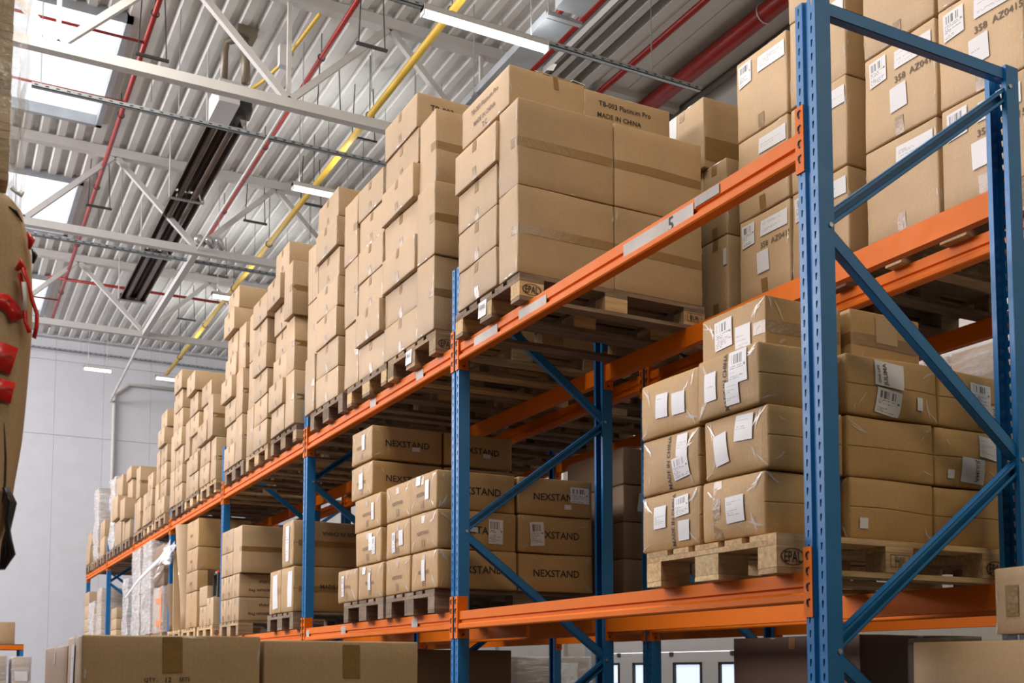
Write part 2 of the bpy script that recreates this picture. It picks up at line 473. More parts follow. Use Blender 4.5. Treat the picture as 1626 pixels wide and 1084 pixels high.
GLINT = m_flat('painted glints of creased film', (0.85, 0.84, 0.82, 1), 0.12, 0, 0, Alpha=0.38, Specular__IOR__Level=1.0)  # pale base colour stands in for highlights on creased film
def crease_glints(o, sh, seed, n, edges=False):
    """pale strips painted as glints on creased clear film or tape near carton corners and edges"""
    r = random.Random(seed); V = []; F = []
    dx, dy, dz = sh.D
    for k in range(n):
        face = r.choice(['-x', '-x', '-y']); w, h = (dy, dz) if face == '-x' else (dx, dz)
        if edges:
            cx = r.choice([-1, 1])*(w/2-r.uniform(.004, .012)); cy = r.uniform(-h*.4, h*.4); L = r.uniform(.03, .09); ang = math.pi/2+r.uniform(-.15, .15); wd = r.uniform(.002, .006)
            if r.random() < .35: cx = r.uniform(-w*.4, w*.4); cy = r.choice([-1, 1])*(h/2-.006); ang = r.uniform(-.1, .1)
        else:
            sx_, sy_ = r.choice([-1, 1]), r.choice([-1, 1]); d = r.uniform(.015, .07)
            cx = sx_*(w/2-d*1.1); cy = sy_*(h/2-d); L = r.uniform(.03, .10); ang = math.atan2(sy_, sx_)+r.uniform(-.6, .6); wd = r.uniform(.0015, .005)
        m = len(V); ns = 4
        for i in range(ns+1):
            t = i/ns-.5; wob = r.uniform(-.003, .003); ww = wd*(1-abs(2*t))**.5+.0004
            for sg in (1, -1):
                a = cx+t*L*math.cos(ang)-(sg*ww+wob)*math.sin(ang); b = cy+t*L*math.sin(ang)+(sg*ww+wob)*math.cos(ang)
                V.append(on_face(sh, face, a, b, .0035))
        for i in range(ns): F.append((m+2*i, m+2*i+1, m+2*i+3, m+2*i+2))
    c = link('film_crease_glints', mesh('film_crease_glints', V, F, GLINT, True), parent=o); c['kind'] = 'stuff'
ORD = ['bottom', 'second-lowest', 'third', 'fourth', 'fifth', 'sixth', 'seventh', 'eighth', 'ninth']
BAY = ['first', 'second', 'third', 'fourth', 'fifth', 'sixth', 'seventh']
ZL, ZU = 1.941, 3.531
DL, DU = ZL+0.144, ZU+0.144

# ------------------------------------------------------------------ the hall
def strip_deck(x0, x1, y0, y1, z=9.95, pitch=0.25, h=0.055):
    prof = []; x = x0
    while x < x1-1e-6:
        for a, q in ((0, 0), (0.10, 0), (0.135, h), (0.215, h)):
            if x+a <= x1+1e-6: prof.append((min(x+a, x1), z+q))
        x += pitch
    prof.append((x1, z))
    return extr(prof, y0, y1, 'y', closed=False)
V, F = [], []
def addvf(V, F, vf):
    n = len(V); V += vf[0]; F += [tuple(a+n for a in f) for f in vf[1]]
SKY = [(1.0, 3.8), (6.2, 9.0), (11.45, 14.6), (16.8, 19.4), (22.1, 24.9)]
SX0, SX1 = -3.0, -0.7
addvf(V, F, strip_deck(-14.0, SX0, -14, 26.5)); addvf(V, F, strip_deck(SX1, 6.85, -14, 26.5))
yy = -14
for a, b in SKY: addvf(V, F, strip_deck(SX0, SX1, yy, a)); yy = b
addvf(V, F, strip_deck(SX0, SX1, yy, 26.5))
addvf(V, F, ([Vector((-14, -14, 10.06)), Vector((SX0, -14, 10.06)), Vector((SX0, 26.5, 10.06)), Vector((-14, 26.5, 10.06)),
              Vector((SX1, -14, 10.06)), Vector((6.9, -14, 10.06)), Vector((6.9, 26.5, 10.06)), Vector((SX1, 26.5, 10.06))], [(0, 1, 2, 3), (4, 5, 6, 7)]))
struct('ceiling', V, F, DECK)
V, F = [], []; boxg(V, F, (-14, -14, -0.2), (8, 27, 0)); struct('floor', V, F, FLOORM)
V, F = [], []; boxg(V, F, (-14, -14.2, 0), (8, -14, 9.95)); struct('wall_front', V, F, m_flat('dark cladding', (0.10, 0.095, 0.09, 1), 0.7))
V, F = [], []; boxg(V, F, (-14.2, -14, 0), (-14, 27, 9.95)); struct('wall_left', V, F, WALLM)
# end wall of tall sandwich panels with recessed joints
V, F = [], []
x = -14.05
while x < 6.8:
    for z0, z1 in ((0, 7.43), (7.445, 9.31), (9.33, 9.95)):
        boxg(V, F, (x+0.002, 26.5, z0), (min(x+1.15, 6.85)-0.002, 26.6, z1))
    x += 1.15
boxg(V, F, (-14, 26.53, 0), (6.85, 26.62, 10.05))
struct('wall_back', V, F, WALLM)
V, F = [], []
for (y0, y1) in ((-14, 7.2), (12.6, 26.5)): boxg(V, F, (6.85, y0, 0), (6.97, y1, 10.06))
boxg(V, F, (6.85, 7.2, 4.6), (6.97, 12.6, 10.06))
for y in (13.4, 16.0, 20.0): boxg(V, F, (6.78, y, 0), (6.852, y+0.25, 9.9))
struct('wall_right', V, F, WALLR)
V, F = [], []; boxg(V, F, (6.79, -4, 9.80), (6.85, 26.4, 9.86)); boxg(V, F, (-6, 26.44, 9.86), (6.7, 26.5, 9.90)); struct('trim_1', V, F, STEEL)
# sectional dock door
door = empty('door_1', (6.9, 9.9, 0)); door['kind'] = 'structure'
for k in range(5):
    z0 = k*0.62; 
    V, F = [], []
    y0, y1 = -2.7, 2.7
    if k == 2:
        wins = [-2.28+1.055*i for i in range(5)]
        zz0, zz1 = z0+0.13, z0+0.46
        boxg(V, F, (-0.02, y0, z0+.004), (0.02, y1, zz0)); boxg(V, F, (-0.02, y0, zz1), (0.02, y1, z0+0.616))
        yy = y0
        for w in wins: boxg(V, F, (-0.02, yy, zz0), (0.02, w, zz1)); yy = w+0.66
        boxg(V, F, (-0.02, yy, zz0), (0.02, y1, zz1))
    else: boxg(V, F, (-0.02, y0, z0+.004), (0.02, y1, z0+0.616))
    p = part('door_panel', V, F, m_white if 0 else PAPER, door)
    if k == 2:
        for i, w in enumerate(wins):
            V, F = [], []
            for a, b, c, d in ((w-.01, w+.03, zz0-.01, zz1+.01), (w+.63, w+.67, zz0-.01, zz1+.01), (w, w+.66, zz0-.01, zz0+.025), (w, w+.66, zz1-.025, zz1+.01)):
                boxg(V, F, (-0.035, a, c), (0.0, b, d))
            part('window_gasket', V, F, DARKG, p)
            V, F = [], []; boxg(V, F, (0.0, w+.03, zz0+.02), (0.01, w+.63, zz1-.02)); part('window_pane', V, F, DAY, p)
    for i in range(4):
        V, F = [], []; boxg(V, F, (-0.04, -2.3+1.4*i, z0+0.56), (-0.019, -2.22+1.4*i, z0+0.62)); part('hinge', V, F, DARKST, p)
V, F = [], []; boxg(V, F, (6.80, 12.55, 0), (6.88, 12.75, 4.7)); boxg(V, F, (6.80, 7.1, 0), (6.88, 7.25, 4.7)); boxg(V, F, (6.80, 7.1, 4.55), (6.88, 12.75, 4.7))
struct('trim_2', V, F, GALV)

# skylights
for i, (a, b) in enumerate(SKY):
    s = empty('skylight', ((SX0+SX1)/2, (a+b)/2, 9.9))
    tag(s, ['unused', 'roof light', 'large white roof light panel high above the aisle', 'roof light', 'far small white roof light beyond the heater end'][i] if i in (2, 4)
        else ['glazed roof light panel above the aisle at the camera end', 'glazed roof light panel between camera end and large white one', '', 'glazed roof light panel between the large one and the far one', ''][i], 'skylight', 'roof lights over the aisle')
    hx, hy = (SX1-SX0)/2, (b-a)/2
    V, F = [], []
    for c0, c1 in (((-hx, -hy, -.02), (-hx+.08, hy, .14)), ((hx-.08, -hy, -.02), (hx, hy, .14)), ((-hx, -hy, -.02), (hx, -hy+.08, .14)), ((-hx, hy-.08, -.02), (hx, hy, .14))): boxg(V, F, c0, c1)
    part('curb_frame', V, F, GALV, s)
    t = bpy.data.materials.get('milky roof pane')
    if not t:
        q = NT('milky roof pane'); tr = q.n('BsdfTransparent'); tr.inputs['Color'].default_value = (0.80, 0.80, 0.80, 1); q.l(tr.outputs[0], q.out.inputs['Surface']); t = q.m
    for e in (-1, 1):
        V, F = [], []; boxg(V, F, (min(0, e*hx), -hy, .14), (max(0, e*hx), hy, .145)); part('pane', V, F, t, s)

# roof trusses
LX = [0.92+2.62*k for k in range(-3, 3)]; UX = [-0.39+2.62*k for k in range(-2, 4)]
for i, y in enumerate((4.8, 10.0, 15.35, 20.5)):
    t = empty('roof_truss', (0, y, 8.5))
    tag(t, ['white steel roof truss nearest the camera end', 'white steel roof truss crossing just above the heater burner', 'white steel roof truss crossing under the middle of the black heater', 'white steel roof truss closest to the end wall'][i], 'truss', 'white roof trusses')
    V, F = [], []; boxg(V, F, (-6, -.06, -.06), (6.75, .06, .06)); part('lower_chord', V, F, WHITEP, t)
    V, F = [], []; boxg(V, F, (-6, -.07, 1.30), (6.75, .07, 1.44)); part('upper_chord', V, F, WHITEP, t)
    for lx in LX:
        for ux in UX:
            if abs(abs(lx-ux)-1.31) < .01 and ux < 6.7 and lx > -6:
                V, F = [], []; barg(V, F, (lx, 0, .04), (ux, 0, 1.33), .08, .08); part('diagonal', V, F, WHITEP, t)
        if i == 1:
            V, F = [], []; barg(V, F, (lx, 0, .04), (lx, 0, 1.33), .05, .05, (0, 1, 0)); part('vertical_tie', V, F, WHITEP, t)
V, F = [], []; barg(V, F, (.92, 15.43, 8.5), (.92, 20.42, 8.5), .10, .10)
tag(link('tie_beam', mesh('tie_beam', V, F, WHITEP)), 'thick white steel tie joining the two far trusses', 'beam')
V, F = [], []; tubeg(V, F, [(.92, 10.1, 8.5), (.92, 15.25, 8.5)], .018, 8)
tag(link('tie_rod', mesh('tie_rod', V, F, WHITEP)), 'thin white tie rod between the two near trusses', 'rod')
V, F = [], []; tubeg(V, F, [(.92, 20.6, 8.5), (1.05, 26.4, 8.4)], .03, 8)
tag(link('tie_rod', mesh('tie_rod', V, F, WHITEP)), 'thin white tie rod from far truss to the end wall', 'rod')

def pipe(name, pts, r, mat, label, cat='pipe', hangers=(), clamp=None, seg=12, group=None):
    o = empty(name, pts[0]); tag(o, label, cat, group); q = [Vector(p)-Vector(pts[0]) for p in pts]
    V, F = [], []; tubeg(V, F, q, r, seg); part('pipe_run', V, F, mat, o, True)
    for h in hangers:
        # ring and rods with a short channel under the deck
        h = Vector(h)-Vector(pts[0]); V, F = [], []
        ring = [h+Vector((math.cos(a)*(r+.012), 0, math.sin(a)*(r+.012))) for a in [2*math.pi*k/14 for k in range(15)]]
        tubeg(V, F, ring, .008, 6); tubeg(V, F, [h+Vector((0, 0, r)), Vector((h.x, h.y, 9.95-pts[0][2]))], .007, 6)
        part('hanger', V, F, clamp or DARKST, o)
    return o
pipe('gas_pipe', [(2.30, 2, 9.1), (2.30, 26.3, 9.1)], .045, YEL, 'long yellow gas pipe hung below the roof sheets', hangers=[(2.30, y, 9.1) for y in (3, 5.6, 8.2, 10.9, 13.4, 16, 18.6, 21.2, 24)])
def hgs(x, z, ys): return [(x, y, z) for y in ys]
pipe('sprinkler_pipe', [(-.56, 2, 9.62), (-.56, 24.6, 9.62)], .035, REDP, 'red sprinkler pipe running beside the roof lights', hangers=hgs(-.56, 9.62, (5, 8, 10.7, 13.5, 16.2, 19, 22)))
pipe('sprinkler_pipe', [(1.55, 2, 9.62), (1.55, 20.0, 9.62)], .035, REDP, 'red sprinkler pipe between the heater and the yellow pipe', hangers=hgs(1.55, 9.62, (5, 8, 10.7, 13.5, 16.2, 19)))
for y, s in ((11.38, 'first red branch pipe crossing the large roof light'), (13.06, 'second red branch pipe crossing the large roof light'), (22.5, 'first red branch pipe at the far roof light'), (24.0, 'second red branch pipe at the far roof light')):
    pipe('branch_pipe', [(-2.2, y, 9.6), (-.58, y, 9.6)], .018, REDP, s, seg=8)
pipe('sprinkler_pipe', [(-.9, 21.05, 9.6), (3.2, 21.05, 9.6)], .03, REDP, 'thin red pipe crossing behind the far end of the heater')
pipe('sprinkler_main', [(6.2, 2, 9.75), (6.2, 14, 9.75)], .12, REDP, 'thick red main pipe high above the upper rack cartons', hangers=hgs(6.2, 9.75, (7.4, 11)), clamp=PAPER, seg=20)
pipe('sprinkler_pipe', [(5.35, 2, 9.72), (5.35, 24, 9.72)], .045, REDP, 'red pipe running beside the thick red main pipe')
pipe('sprinkler_pipe', [(3.95, 2, 9.4), (3.95, 24, 9.4)], .05, REDP, 'bright red pipe above the cable trunking', hangers=hgs(3.95, 9.4, (7.2, 8.7, 10.5)), clamp=PAPER)
pipe('air_pipe', [(4.08, 2, 9.28), (4.08, 24, 9.28)], .04, DARKST, 'black pipe under the bright red pipe')
pipe('sprinkler_pipe', [(3.72, 2, 9.5), (3.72, 24, 9.5)], .04, REDP, 'dark red pipe next to the trunking')
# brownish service beams under the deck
for x, w in ((4.45, .16), (4.75, .10), (5.0, .14)):
    V, F = [], []; boxg(V, F, (x, 2, 9.72), (x+w, 26.3, 9.86))
    tag(link('roof_purlin', mesh('roof_purlin', V, F, WHITEP)), {4.45: 'broad grey roof purlin right of the trunking', 4.75: 'narrow grey roof purlin between two broad ones', 5.0: 'broad grey roof purlin beside the red pipe'}[x], 'beam')
# smooth soffit panels over the rear of the hall
V, F = [], []
for k in range(5): boxg(V, F, (4.4+k*.48, -4, 9.90), (4.4+k*.48+.47, 26.4, 9.93))
struct('trim_3', V, F, DECK)
# cable trunking, galvanised
t = empty('cable_trunking', (3.25, 2, 8.8)); tag(t, 'galvanised cable trunking hanging under the roof beside red pipes', 'duct')
for y0, y1 in ((0, 5.2), (5.4, 9.0), (9.2, 18)):
    V, F = [], []; boxg(V, F, (-.17, y0, 0), (.17, y1, .10)); part('trunking_length', V, F, GALV, t)
for y in (2.6, 5.3, 7.2, 9.1, 12):
    V, F = [], []; boxg(V, F, (-.22, y-.03, -.04), (.22, y+.03, 0)); tubeg(V, F, [(-.2, y, 0), (-.2, y, 1.15)], .008, 6); tubeg(V, F, [(.2, y, 0), (.2, y, 1.15)], .008, 6)
    part('support_bracket', V, F, STEEL, t)
# lamp rails across the aisle, with slots
def rail(y, x0, x1, label, z=8.50):
    o = empty('mounting_rail', (x0, y, z)); tag(o, label, 'rail', 'lamp rails')
    V, F = [], []; L = x1-x0
    boxg(V, F, (0, -.03, 0), (L, .03, .008)); boxg(V, F, (0, -.03, 0), (L, -.022, .05)); boxg(V, F, (0, .022, 0), (L, .03, .05)); part('channel', V, F, GALV, o)
    V, F = [], []
    for k in range(int(L/.12)): boxg(V, F, (k*.12+.03, -.0315, .018), (k*.12+.07, -.0298, .034))
    s = part('slot_row', V, F, DARKST, o); s['kind'] = 'stuff'
    for k in range(int(L/1.6)+1):
        V, F = [], []; tubeg(V, F, [(k*1.6+.1, 0, .05), (k*1.6+.1, 0, 9.95-z)], .006, 6); part('hanger_rod', V, F, STEEL, o)
rail(7.42, -2, 5.2, 'galvanised rail carrying the bright tube lamp near the camera')
rail(11.0, -1.9, 5.2, 'galvanised rail crossing below the heater burner end')
rail(15.9, -1.9, 5.2, 'galvanised rail crossing below the middle of the heater')
rail(26.2, -3, 5.2, 'thin dark rail along the top of the end wall', 9.5)
def lamp(x, y, label, L=1.5, z=8.42):
    o = empty('tube_lamp', (x, y, z)); tag(o, label, 'lamp', 'tube lamps')
    V, F = [], []; boxg(V, F, (0, -.05, .05), (L, .05, .11)); part('housing', V, F, WHITEP, o)
    V, F = [], []; prof = [(-.05, .05), (-.045, .015), (-.02, 0), (.02, 0), (.045, .015), (.05, .05)]
    addvf(V, F, extr(prof, 0.01, L-.01, 'x')); part('diffuser', V, F, TUBE, o)
    for e in (0, L-.012):
        V, F = [], []; boxg(V, F, (e, -.052, -.002), (e+.012, .052, .112)); part('end_cap', V, F, PAPER, o)
    if y > 8: 
        V, F = [], []; tubeg(V, F, [(.1, 0, .1), (.1, 0, 9.95-z)], .006, 6); part('suspension', V, F, STEEL, o); V, F = [], []; tubeg(V, F, [(L-.1, 0, .1), (L-.1, 0, 9.95-z)], .006, 6); part('suspension', V, F, STEEL, o)
    return o
lamp(1.6, 7.42, 'large bright tube lamp above the torn open carton')
lamp(1.6, 12.15, 'bright tube lamp crossing the yellow pipe')
lamp(1.6, 17.3, 'small tube lamp beyond the second rail')
lamp(1.7, 23.7, 'tube lamp close to the end wall above cartons')
lamp(.1, 23.6, 'faint small tube lamp high on the end wall', .6)
# strut hangers with rods
for k, (x, y) in enumerate(((1.78, 9.42), (1.87, 11.35), (2.5, 11.7), (1.88, 15.33), (2.5, 14.2), (1.9, 18.2), (1.9, 21.2), (-.55, 10.9), (-.55, 15.9))):
    o = empty('strut_hanger', (x, y, 9.15)); tag(o, 'short dark strut hanger '+['left of the yellow pipe beside the near truss', 'left of the yellow pipe just past the second rail', 'right of the yellow pipe by the second lamp', 'left of the yellow pipe at the second visible truss',
        'right of the yellow pipe before the second visible truss', 'left of the yellow pipe beyond the third lamp', 'left of the yellow pipe beyond the far truss', 'beside the large roof light on the red pipe', 'on the red pipe between the two far trusses'][k], 'hanger', 'strut hangers under the roof')
    V, F = [], []; boxg(V, F, (-.2, -.02, 0), (.2, .02, .03)); part('channel', V, F, DARKST, o)
    for e in (-.17, .17): V, F = [], []; tubeg(V, F, [(e, 0, .03), (e*.8, 0, .8)], .008, 6); part('threaded_rod', V, F, DARKST, o)
    V, F = [], []; tubeg(V, F, [(0, 0, 0), (0, 0, -.55)], .004, 5); part('drop_wire', V, F, DARKST, o)

# radiant heater
h = empty('radiant_heater', (.57, 11.65, 8.95)); tag(h, 'long black radiant tube heater hanging under the roof', 'heater')
REFL = m_flat('dark bronze reflector', (0.15, 0.11, 0.09, 1), 0.33, 0.35, .2)
for y0, y1 in ((.15, 2.75), (2.85, 5.45), (5.55, 8.2)):
    V, F = [], []; prof = [(-.235, 0), (-.19, .14), (.19, .14), (.235, 0), (.228, 0), (.185, .13), (.03, .13), (0, .09), (-.03, .13), (-.185, .13), (-.228, 0)]
    addvf(V, F, extr(prof, y0, y1, 'y')); part('reflector', V, F, REFL, h)
for x in (-.11, .11):
    V, F = [], []; tubeg(V, F, [(x, .1, .055), (x, 8.1, .055)], .05, 12); part('radiant_tube', V, F, REFL, h, True)
V, F = [], []; tubeg(V, F, [(-.11, 8.05, .055), (-.08, 8.16, .055), (0, 8.2, .055), (.08, 8.16, .055), (.11, 8.05, .055)], .05, 12); part('return_bend', V, F, REFL, h, True)
V, F = [], []; boxg(V, F, (-.23, 8.19, 0), (.23, 8.21, .14)); part('end_plate', V, F, REFL, h)
for y in (.12, 2.8, 5.5, 8.15):
    V, F = [], []; boxg(V, F, (-.27, y-.03, -.02), (.27, y+.03, .0)); part('bracket', V, F, STEEL, h)
    for e in (-.26, .26): V, F = [], []; tubeg(V, F, [(e, y, 0), (e, y, 1.0)], .012, 6); part('hanger_rod', V, F, WHITEP, h)
V, F = [], []; boxg(V, F, (-.25, -.55, -.02), (.02, .08, .28)); part('burner_box', V, F, PAPER, h)
V, F = [], []; tubeg(V, F, [(.06, -.18, .12), (.24, -.18, .12)], .13, 18); tubeg(V, F, [(.10, -.30, .12), (.10, .1, .06)], .06, 12); part('fan_housing', V, F, DARKST, h, True)
V, F = [], []; tubeg(V, F, [(.24, -.18, .12), (.27, -.18, .12)], .05, 12); part('fan_motor', V, F, STEEL, h, True)
FLUE = m_flat('brown flue steel', (0.26, 0.22, 0.16, 1), 0.4, 0.4, .12)
pipe('flue_pipe', [(.40, 11.2, 9.24), (.40, 11.2, 9.66), (.42, 11.15, 9.76), (.50, 11.08, 9.78), (.60, 11.05, 9.74)], .05, FLUE, 'bent brown flue pipe rising from heater burner', cat='flue')
pipe('flue_pipe', [(.66, 11.1, 9.24), (.65, 11.1, 9.6), (.64, 11.1, 9.68), (.63, 11.1, 9.93)], .06, FLUE, 'straight brown flue pipe joining the roof outlet', cat='flue')
V, F = [], []; boxg(V, F, (-.13, -.13, 0), (.13, .13, .12))
tag(link('flue_outlet', mesh('flue_outlet', V, F, FLUE), loc=(.64, 11.1, 9.83)), 'square brown flue outlet box under the roof sheets', 'flue')
V, F = [], []; boxg(V, F, (-.09, -.05, -.15), (.09, .05, .12))
tag(link('junction_box', mesh('junction_box', V, F, PAPER), loc=(.95, 10.25, 9.25)), 'small white junction box below the yellow drop pipe', 'box')
pipe('gas_pipe', [(1.05, 9.2, 9.25), (1.0, 10.15, 9.28), (.93, 10.35, 9.2), (.80, 10.8, 9.15), (.62, 11.2, 9.1)], .022, YEL, 'thin yellow gas branch leading to the heater burner')
# foil on the truss joint
V, F = [], []
for k in range(3):
    q = [(-.12+.16*k, -.12, .02*k), (-.06+.16*k, 0, .06), (.02+.16*k, .12, .0)]; tubeg(V, F, q, [.05, .075, .05], 9)
FOIL = m_flat('crumpled foil', (.7, .7, .72, 1), .25, .6)
tag(link('foil_wrap', mesh('foil_wrap', V, F, FOIL, True), loc=(1.0, 15.25, 8.62)), 'crumpled silver foil wrapped on truss joint beside the heater', 'foil')
# conduit on the end wall
pipe('wall_conduit', [(1.15, 26.42, 4.5), (1.15, 26.42, 8.6), (1.5, 26.42, 8.9), (3.4, 26.42, 8.9)], .05, WHITEP, 'white conduit climbing the end wall then turning sideways')

# ------------------------------------------------------------------ racking
def keyhole_post(H, z0=0.0, pitch=0.05):
    """perforated omega post: aisle face at x=0, 0.1 wide in y, 0.07 deep"""
    prof = [(.07, .022), (.07, 0), (0, 0), (0, .036), (.012, .042), (.012, .058), (0, .064), (0, .10), (.07, .10), (.07, .078)]
    V, F = [], []
    for i in range(len(prof)-1):
        (xa, ya), (xb, yb) = prof[i], prof[i+1]
        if i in (2, 6):
            nz = int(H/pitch)
            for k in range(nz):
                z = z0+k*pitch; m = (ya+yb)/2; c = z+pitch/2
                mirror = 1 if i == 2 else -1
                out = [(ya, z), (m, z), (yb, z), (yb, c), (yb, z+pitch), (m, z+pitch), (ya, z+pitch), (ya, c)]
                hol = [(-.0005, -.012), (.002, -.014), (.0045, -.012), (.0045, .002), (.0045, .012), (.0, .014), (-.0045, .011), (-.003, .002)]
                n = len(V)
                for (y, q) in out: V.append(Vector((0, y, q)))
                for (a, b) in hol: V.append(Vector((0, m+a*mirror if mirror > 0 else m+a, c+b)))
                for t in range(8):
                    u = (t+1) % 8; F.append((n+t, n+u, n+8+u, n+8+t))
        else:
            n = len(V)
            for z in (z0, z0+int(H/pitch)*pitch):
                V.append(Vector((xa, ya, z))); V.append(Vector((xb, yb, z)))
            F.append((n, n+1, n+3, n+2))
    me = mesh('post', V, F, BLUE)
    o = bpy.data.objects.new('post', me); COL.objects.link(o)
    s = o.modifiers.new('s', 'SOLIDIFY'); s.thickness = 0.0022; s.offset = 0
    bpy.context.view_layer.update()
    m2 = bpy.data.meshes.new_from_object(o.evaluated_get(bpy.context.evaluated_depsgraph_get()))
    bpy.data.objects.remove(o); return m2
POST = keyhole_post(4.0)
FD = 1.07      # frame depth
def cbrace(a, b, w=.048, d=.034, closed=False):
    """open C brace from a to b in the frame plane (y constant), open side towards -z"""
    a = Vector(a); b = Vector(b); dv = (b-a).normalized(); L = (b-a).length
    up = Vector((0, 1, 0)).cross(dv) if abs(dv.y) < .9 else Vector((0, 0, 1))
    if up.z < 0: up = -up
    s = Vector((0, 1, 0)); M = Matrix((dv, s, up)).transposed().to_4x4(); M.translation = a
    V, F = [], []; g = -1 if closed else 1
    boxg(V, F, (0, -d/2, w/2-.002), (L, d/2, w/2), M)
    boxg(V, F, (0, -d/2, -w/2), (L, d/2, -w/2+.002), M)
    y0, y1 = (d/2-.002, d/2) if not closed else (-d/2, -d/2+.002)
    boxg(V, F, (0, y0, -w/2), (L, y1, w/2), M)
    y0, y1 = (-d/2, -d/2+.002) if not closed else (d/2-.002, d/2)
    boxg(V, F, (0, y0, w/2-.013), (L, y1, w/2), M); boxg(V, F, (0, y0, -w/2), (L, y1, -w/2+.013), M)
    return V, F
def upright(x, y, label, group, phase=0, flip=False):
    """frame from x to x+FD; phase 0: top diagonal node at the back, 1: at the front"""
    t = empty('upright_frame', (x, y, 0)); tag(t, label, 'rack frame', group)
    p1 = link('post', POST, parent=t); p2 = link('post', POST, parent=t, loc=(FD, .1, 0), rot=(0, 0, math.pi))
    for px in (0.035, FD-.035):
        V, F = [], []; boxg(V, F, (px-.06, -.01, 0), (px+.06, .11, .006)); part('foot_plate', V, F, BLUE, t)
    xf, xb = .052, FD-.052
    nodes = [3.913, 3.163, 2.413, 1.663, .913, .163]
    xs = [(xb if (i+phase) % 2 == 0 else xf) for i in range(len(nodes))]
    yb = .028
    V, F = cbrace((xf-.02, yb, nodes[0]+.055), (xb+.02, yb, nodes[0]+.055), closed=True) ; part('brace', V, F, BLUE, t)
    V, F = cbrace((xf-.02, yb, .14), (xb+.02, yb, .14)); part('brace', V, F, BLUE, t)
    for i in range(len(nodes)-1):
        dz = .02
        V, F = cbrace((xs[i], yb, nodes[i]-dz), (xs[i+1], yb, nodes[i+1]+dz), closed=(i+phase) % 2 == 1); part('brace', V, F, BLUE, t)
    for i, z in enumerate(nodes):
        V, F = [], []; tubeg(V, F, [(xs[i], -.006, z), (xs[i], .06, z)], .009, 8); part('bolt', V, F, STEEL, t)
    return t
def beam(x, y0, L, ztop, label, group, face=1):
    """face=1: aisle side at x; face=-1: mirrored, outer side at x"""
    t = empty('rack_beam', (x, y0, ztop)); tag(t, label, 'rack beam', group)
    if face < 0: t.scale = (-1, 1, 1)
    prof = [(.004, 0), (.050, 0), (.050, -.105), (.002, -.105), (-.004, -.099), (-.004, -.078), (.004, -.070), (.016, -.066), (.016, -.054), (.004, -.048)]
    V, F = extr(prof, .004, L-.004, 'y'); part('box_section', V, F, ORANGE, t)
    for e, sgn in ((0, 1), (L, -1)):
        V, F = [], []
        ya, yb = (e, e+.004) if sgn > 0 else (e-.004, e)
        boxg(V, F, (-.004, ya, -.158), (.060, yb, .088))            # leg against the post side
        y1, y2 = (e-.038, e+.004) if sgn > 0 else (e-.004, e+.038)
        boxg(V, F, (-.008, y1, -.158), (-.004, y2, .088))           # leg on the post face
        c = part('end_connector', V, F, ORANGE, t)
        for k in range(4):
            V, F = [], []; yc = e-.019*sgn; zc = .058-.055*k
            pts = [(-.010, yc-.006, zc+.012), (-.010, yc+.005, zc+.010), (-.010, yc+.007, zc-.004), (-.010, yc+.001, zc-.014)]
            tubeg(V, F, pts, .0032, 5); part('hook_slot', V, F, DARKG, c)
        V, F = [], []; tubeg(V, F, [(.03, (e+.003) if sgn > 0 else e-.003, -.135), (.03, e+.008*sgn, -.135)], .007, 8); part('safety_pin', V, F, DARKG, c)
    return t
side = {0: ('aisle-side', 'front rack'), 1: ('wall-side', 'front rack')}
FR = ['first blue rack frame, tall in front, end of the front row', 'second blue rack frame of the front row beside the printed cartons', 'third blue rack frame of the front row', 'fourth blue rack frame of the front row',
      'fifth blue rack frame of the front row', 'sixth blue rack frame of the front row', 'seventh blue rack frame of the front row', 'last blue rack frame of the front row near the end wall']
for k in range(8): upright(0, 3*k, FR[k], 'blue frames of the front rack row', phase=0 if k in (0, 2, 4, 6) else 1)
for k in range(6): upright(1.36, 3*k, BAY[k]+' blue rack frame of the rear row, behind the front row', 'blue frames of the rear rack row', phase=k % 2)
for k in range(7):
    for lev, z in (('lower', ZL), ('upper', ZU)):
        beam(0, 3*k+.1, 2.9, z, '%s orange aisle-side beam of the front rack, %s bay from the near end' % (lev, BAY[k]), 'orange beams of the front rack')
        beam(FD, 3*k+.1, 2.9, z, '%s orange rear beam of the front rack, %s bay from the near end' % (lev, BAY[k]), 'orange beams of the front rack', -1)
        if k < 5:
            beam(1.36, 3*k+.1, 2.9, z, '%s orange front beam of the rear rack, %s bay from the near end' % (lev, BAY[k]), 'orange beams of the rear rack')
            beam(1.36+FD, 3*k+.1, 2.9, z, '%s orange back beam of the rear rack, %s bay from the near end' % (lev, BAY[k]), 'orange beams of the rear rack', -1)
GRUB = m_flat('grubby sticker paper', (0.42, 0.37, 0.32, 1), .5, 0, .35)
# paper stickers on the beams
def sticker(x, y, z, w, h, label, txt=None, ang=0):
    V, F = [], []; 
    V = [Vector((0, 0, 0)), Vector((0, w, 0)), Vector((0, w, h)), Vector((0, 0, h)), Vector((.001, 0, 0)), Vector((.001, w, 0)), Vector((.001, w, h)), Vector((.001, 0, h))]
    F = [(0, 3, 2, 1), (4, 5, 6, 7), (0, 1, 5, 4), (2, 3, 7, 6), (0, 4, 7, 3), (1, 2, 6, 5)]
    uv = [(1, 0), (0, 0), (0, 1), (1, 1)]*2
    me = mesh('paper_sticker', V, F, GRUB, False, uv); o = link('paper_sticker', me, loc=(x, y, z)); tag(o, label, 'sticker', 'paper stickers on the orange beams')
    if txt:
        P, Ft, asp = text_geo(txt); tw = .045*len(txt)**.7
        part('lettering', [(-.0012, w*.3-a*tw*.8, h/2+b*tw*.8) for a, b in P], Ft, INK, o)
    return o
sticker(.0, .55, ZU-.045, .16, .04, 'short blank sticker on top of near upper beam')
sticker(.001, .72, ZU-.088, .52, .07, 'long sticker marked 5 on the near upper beam', '5')
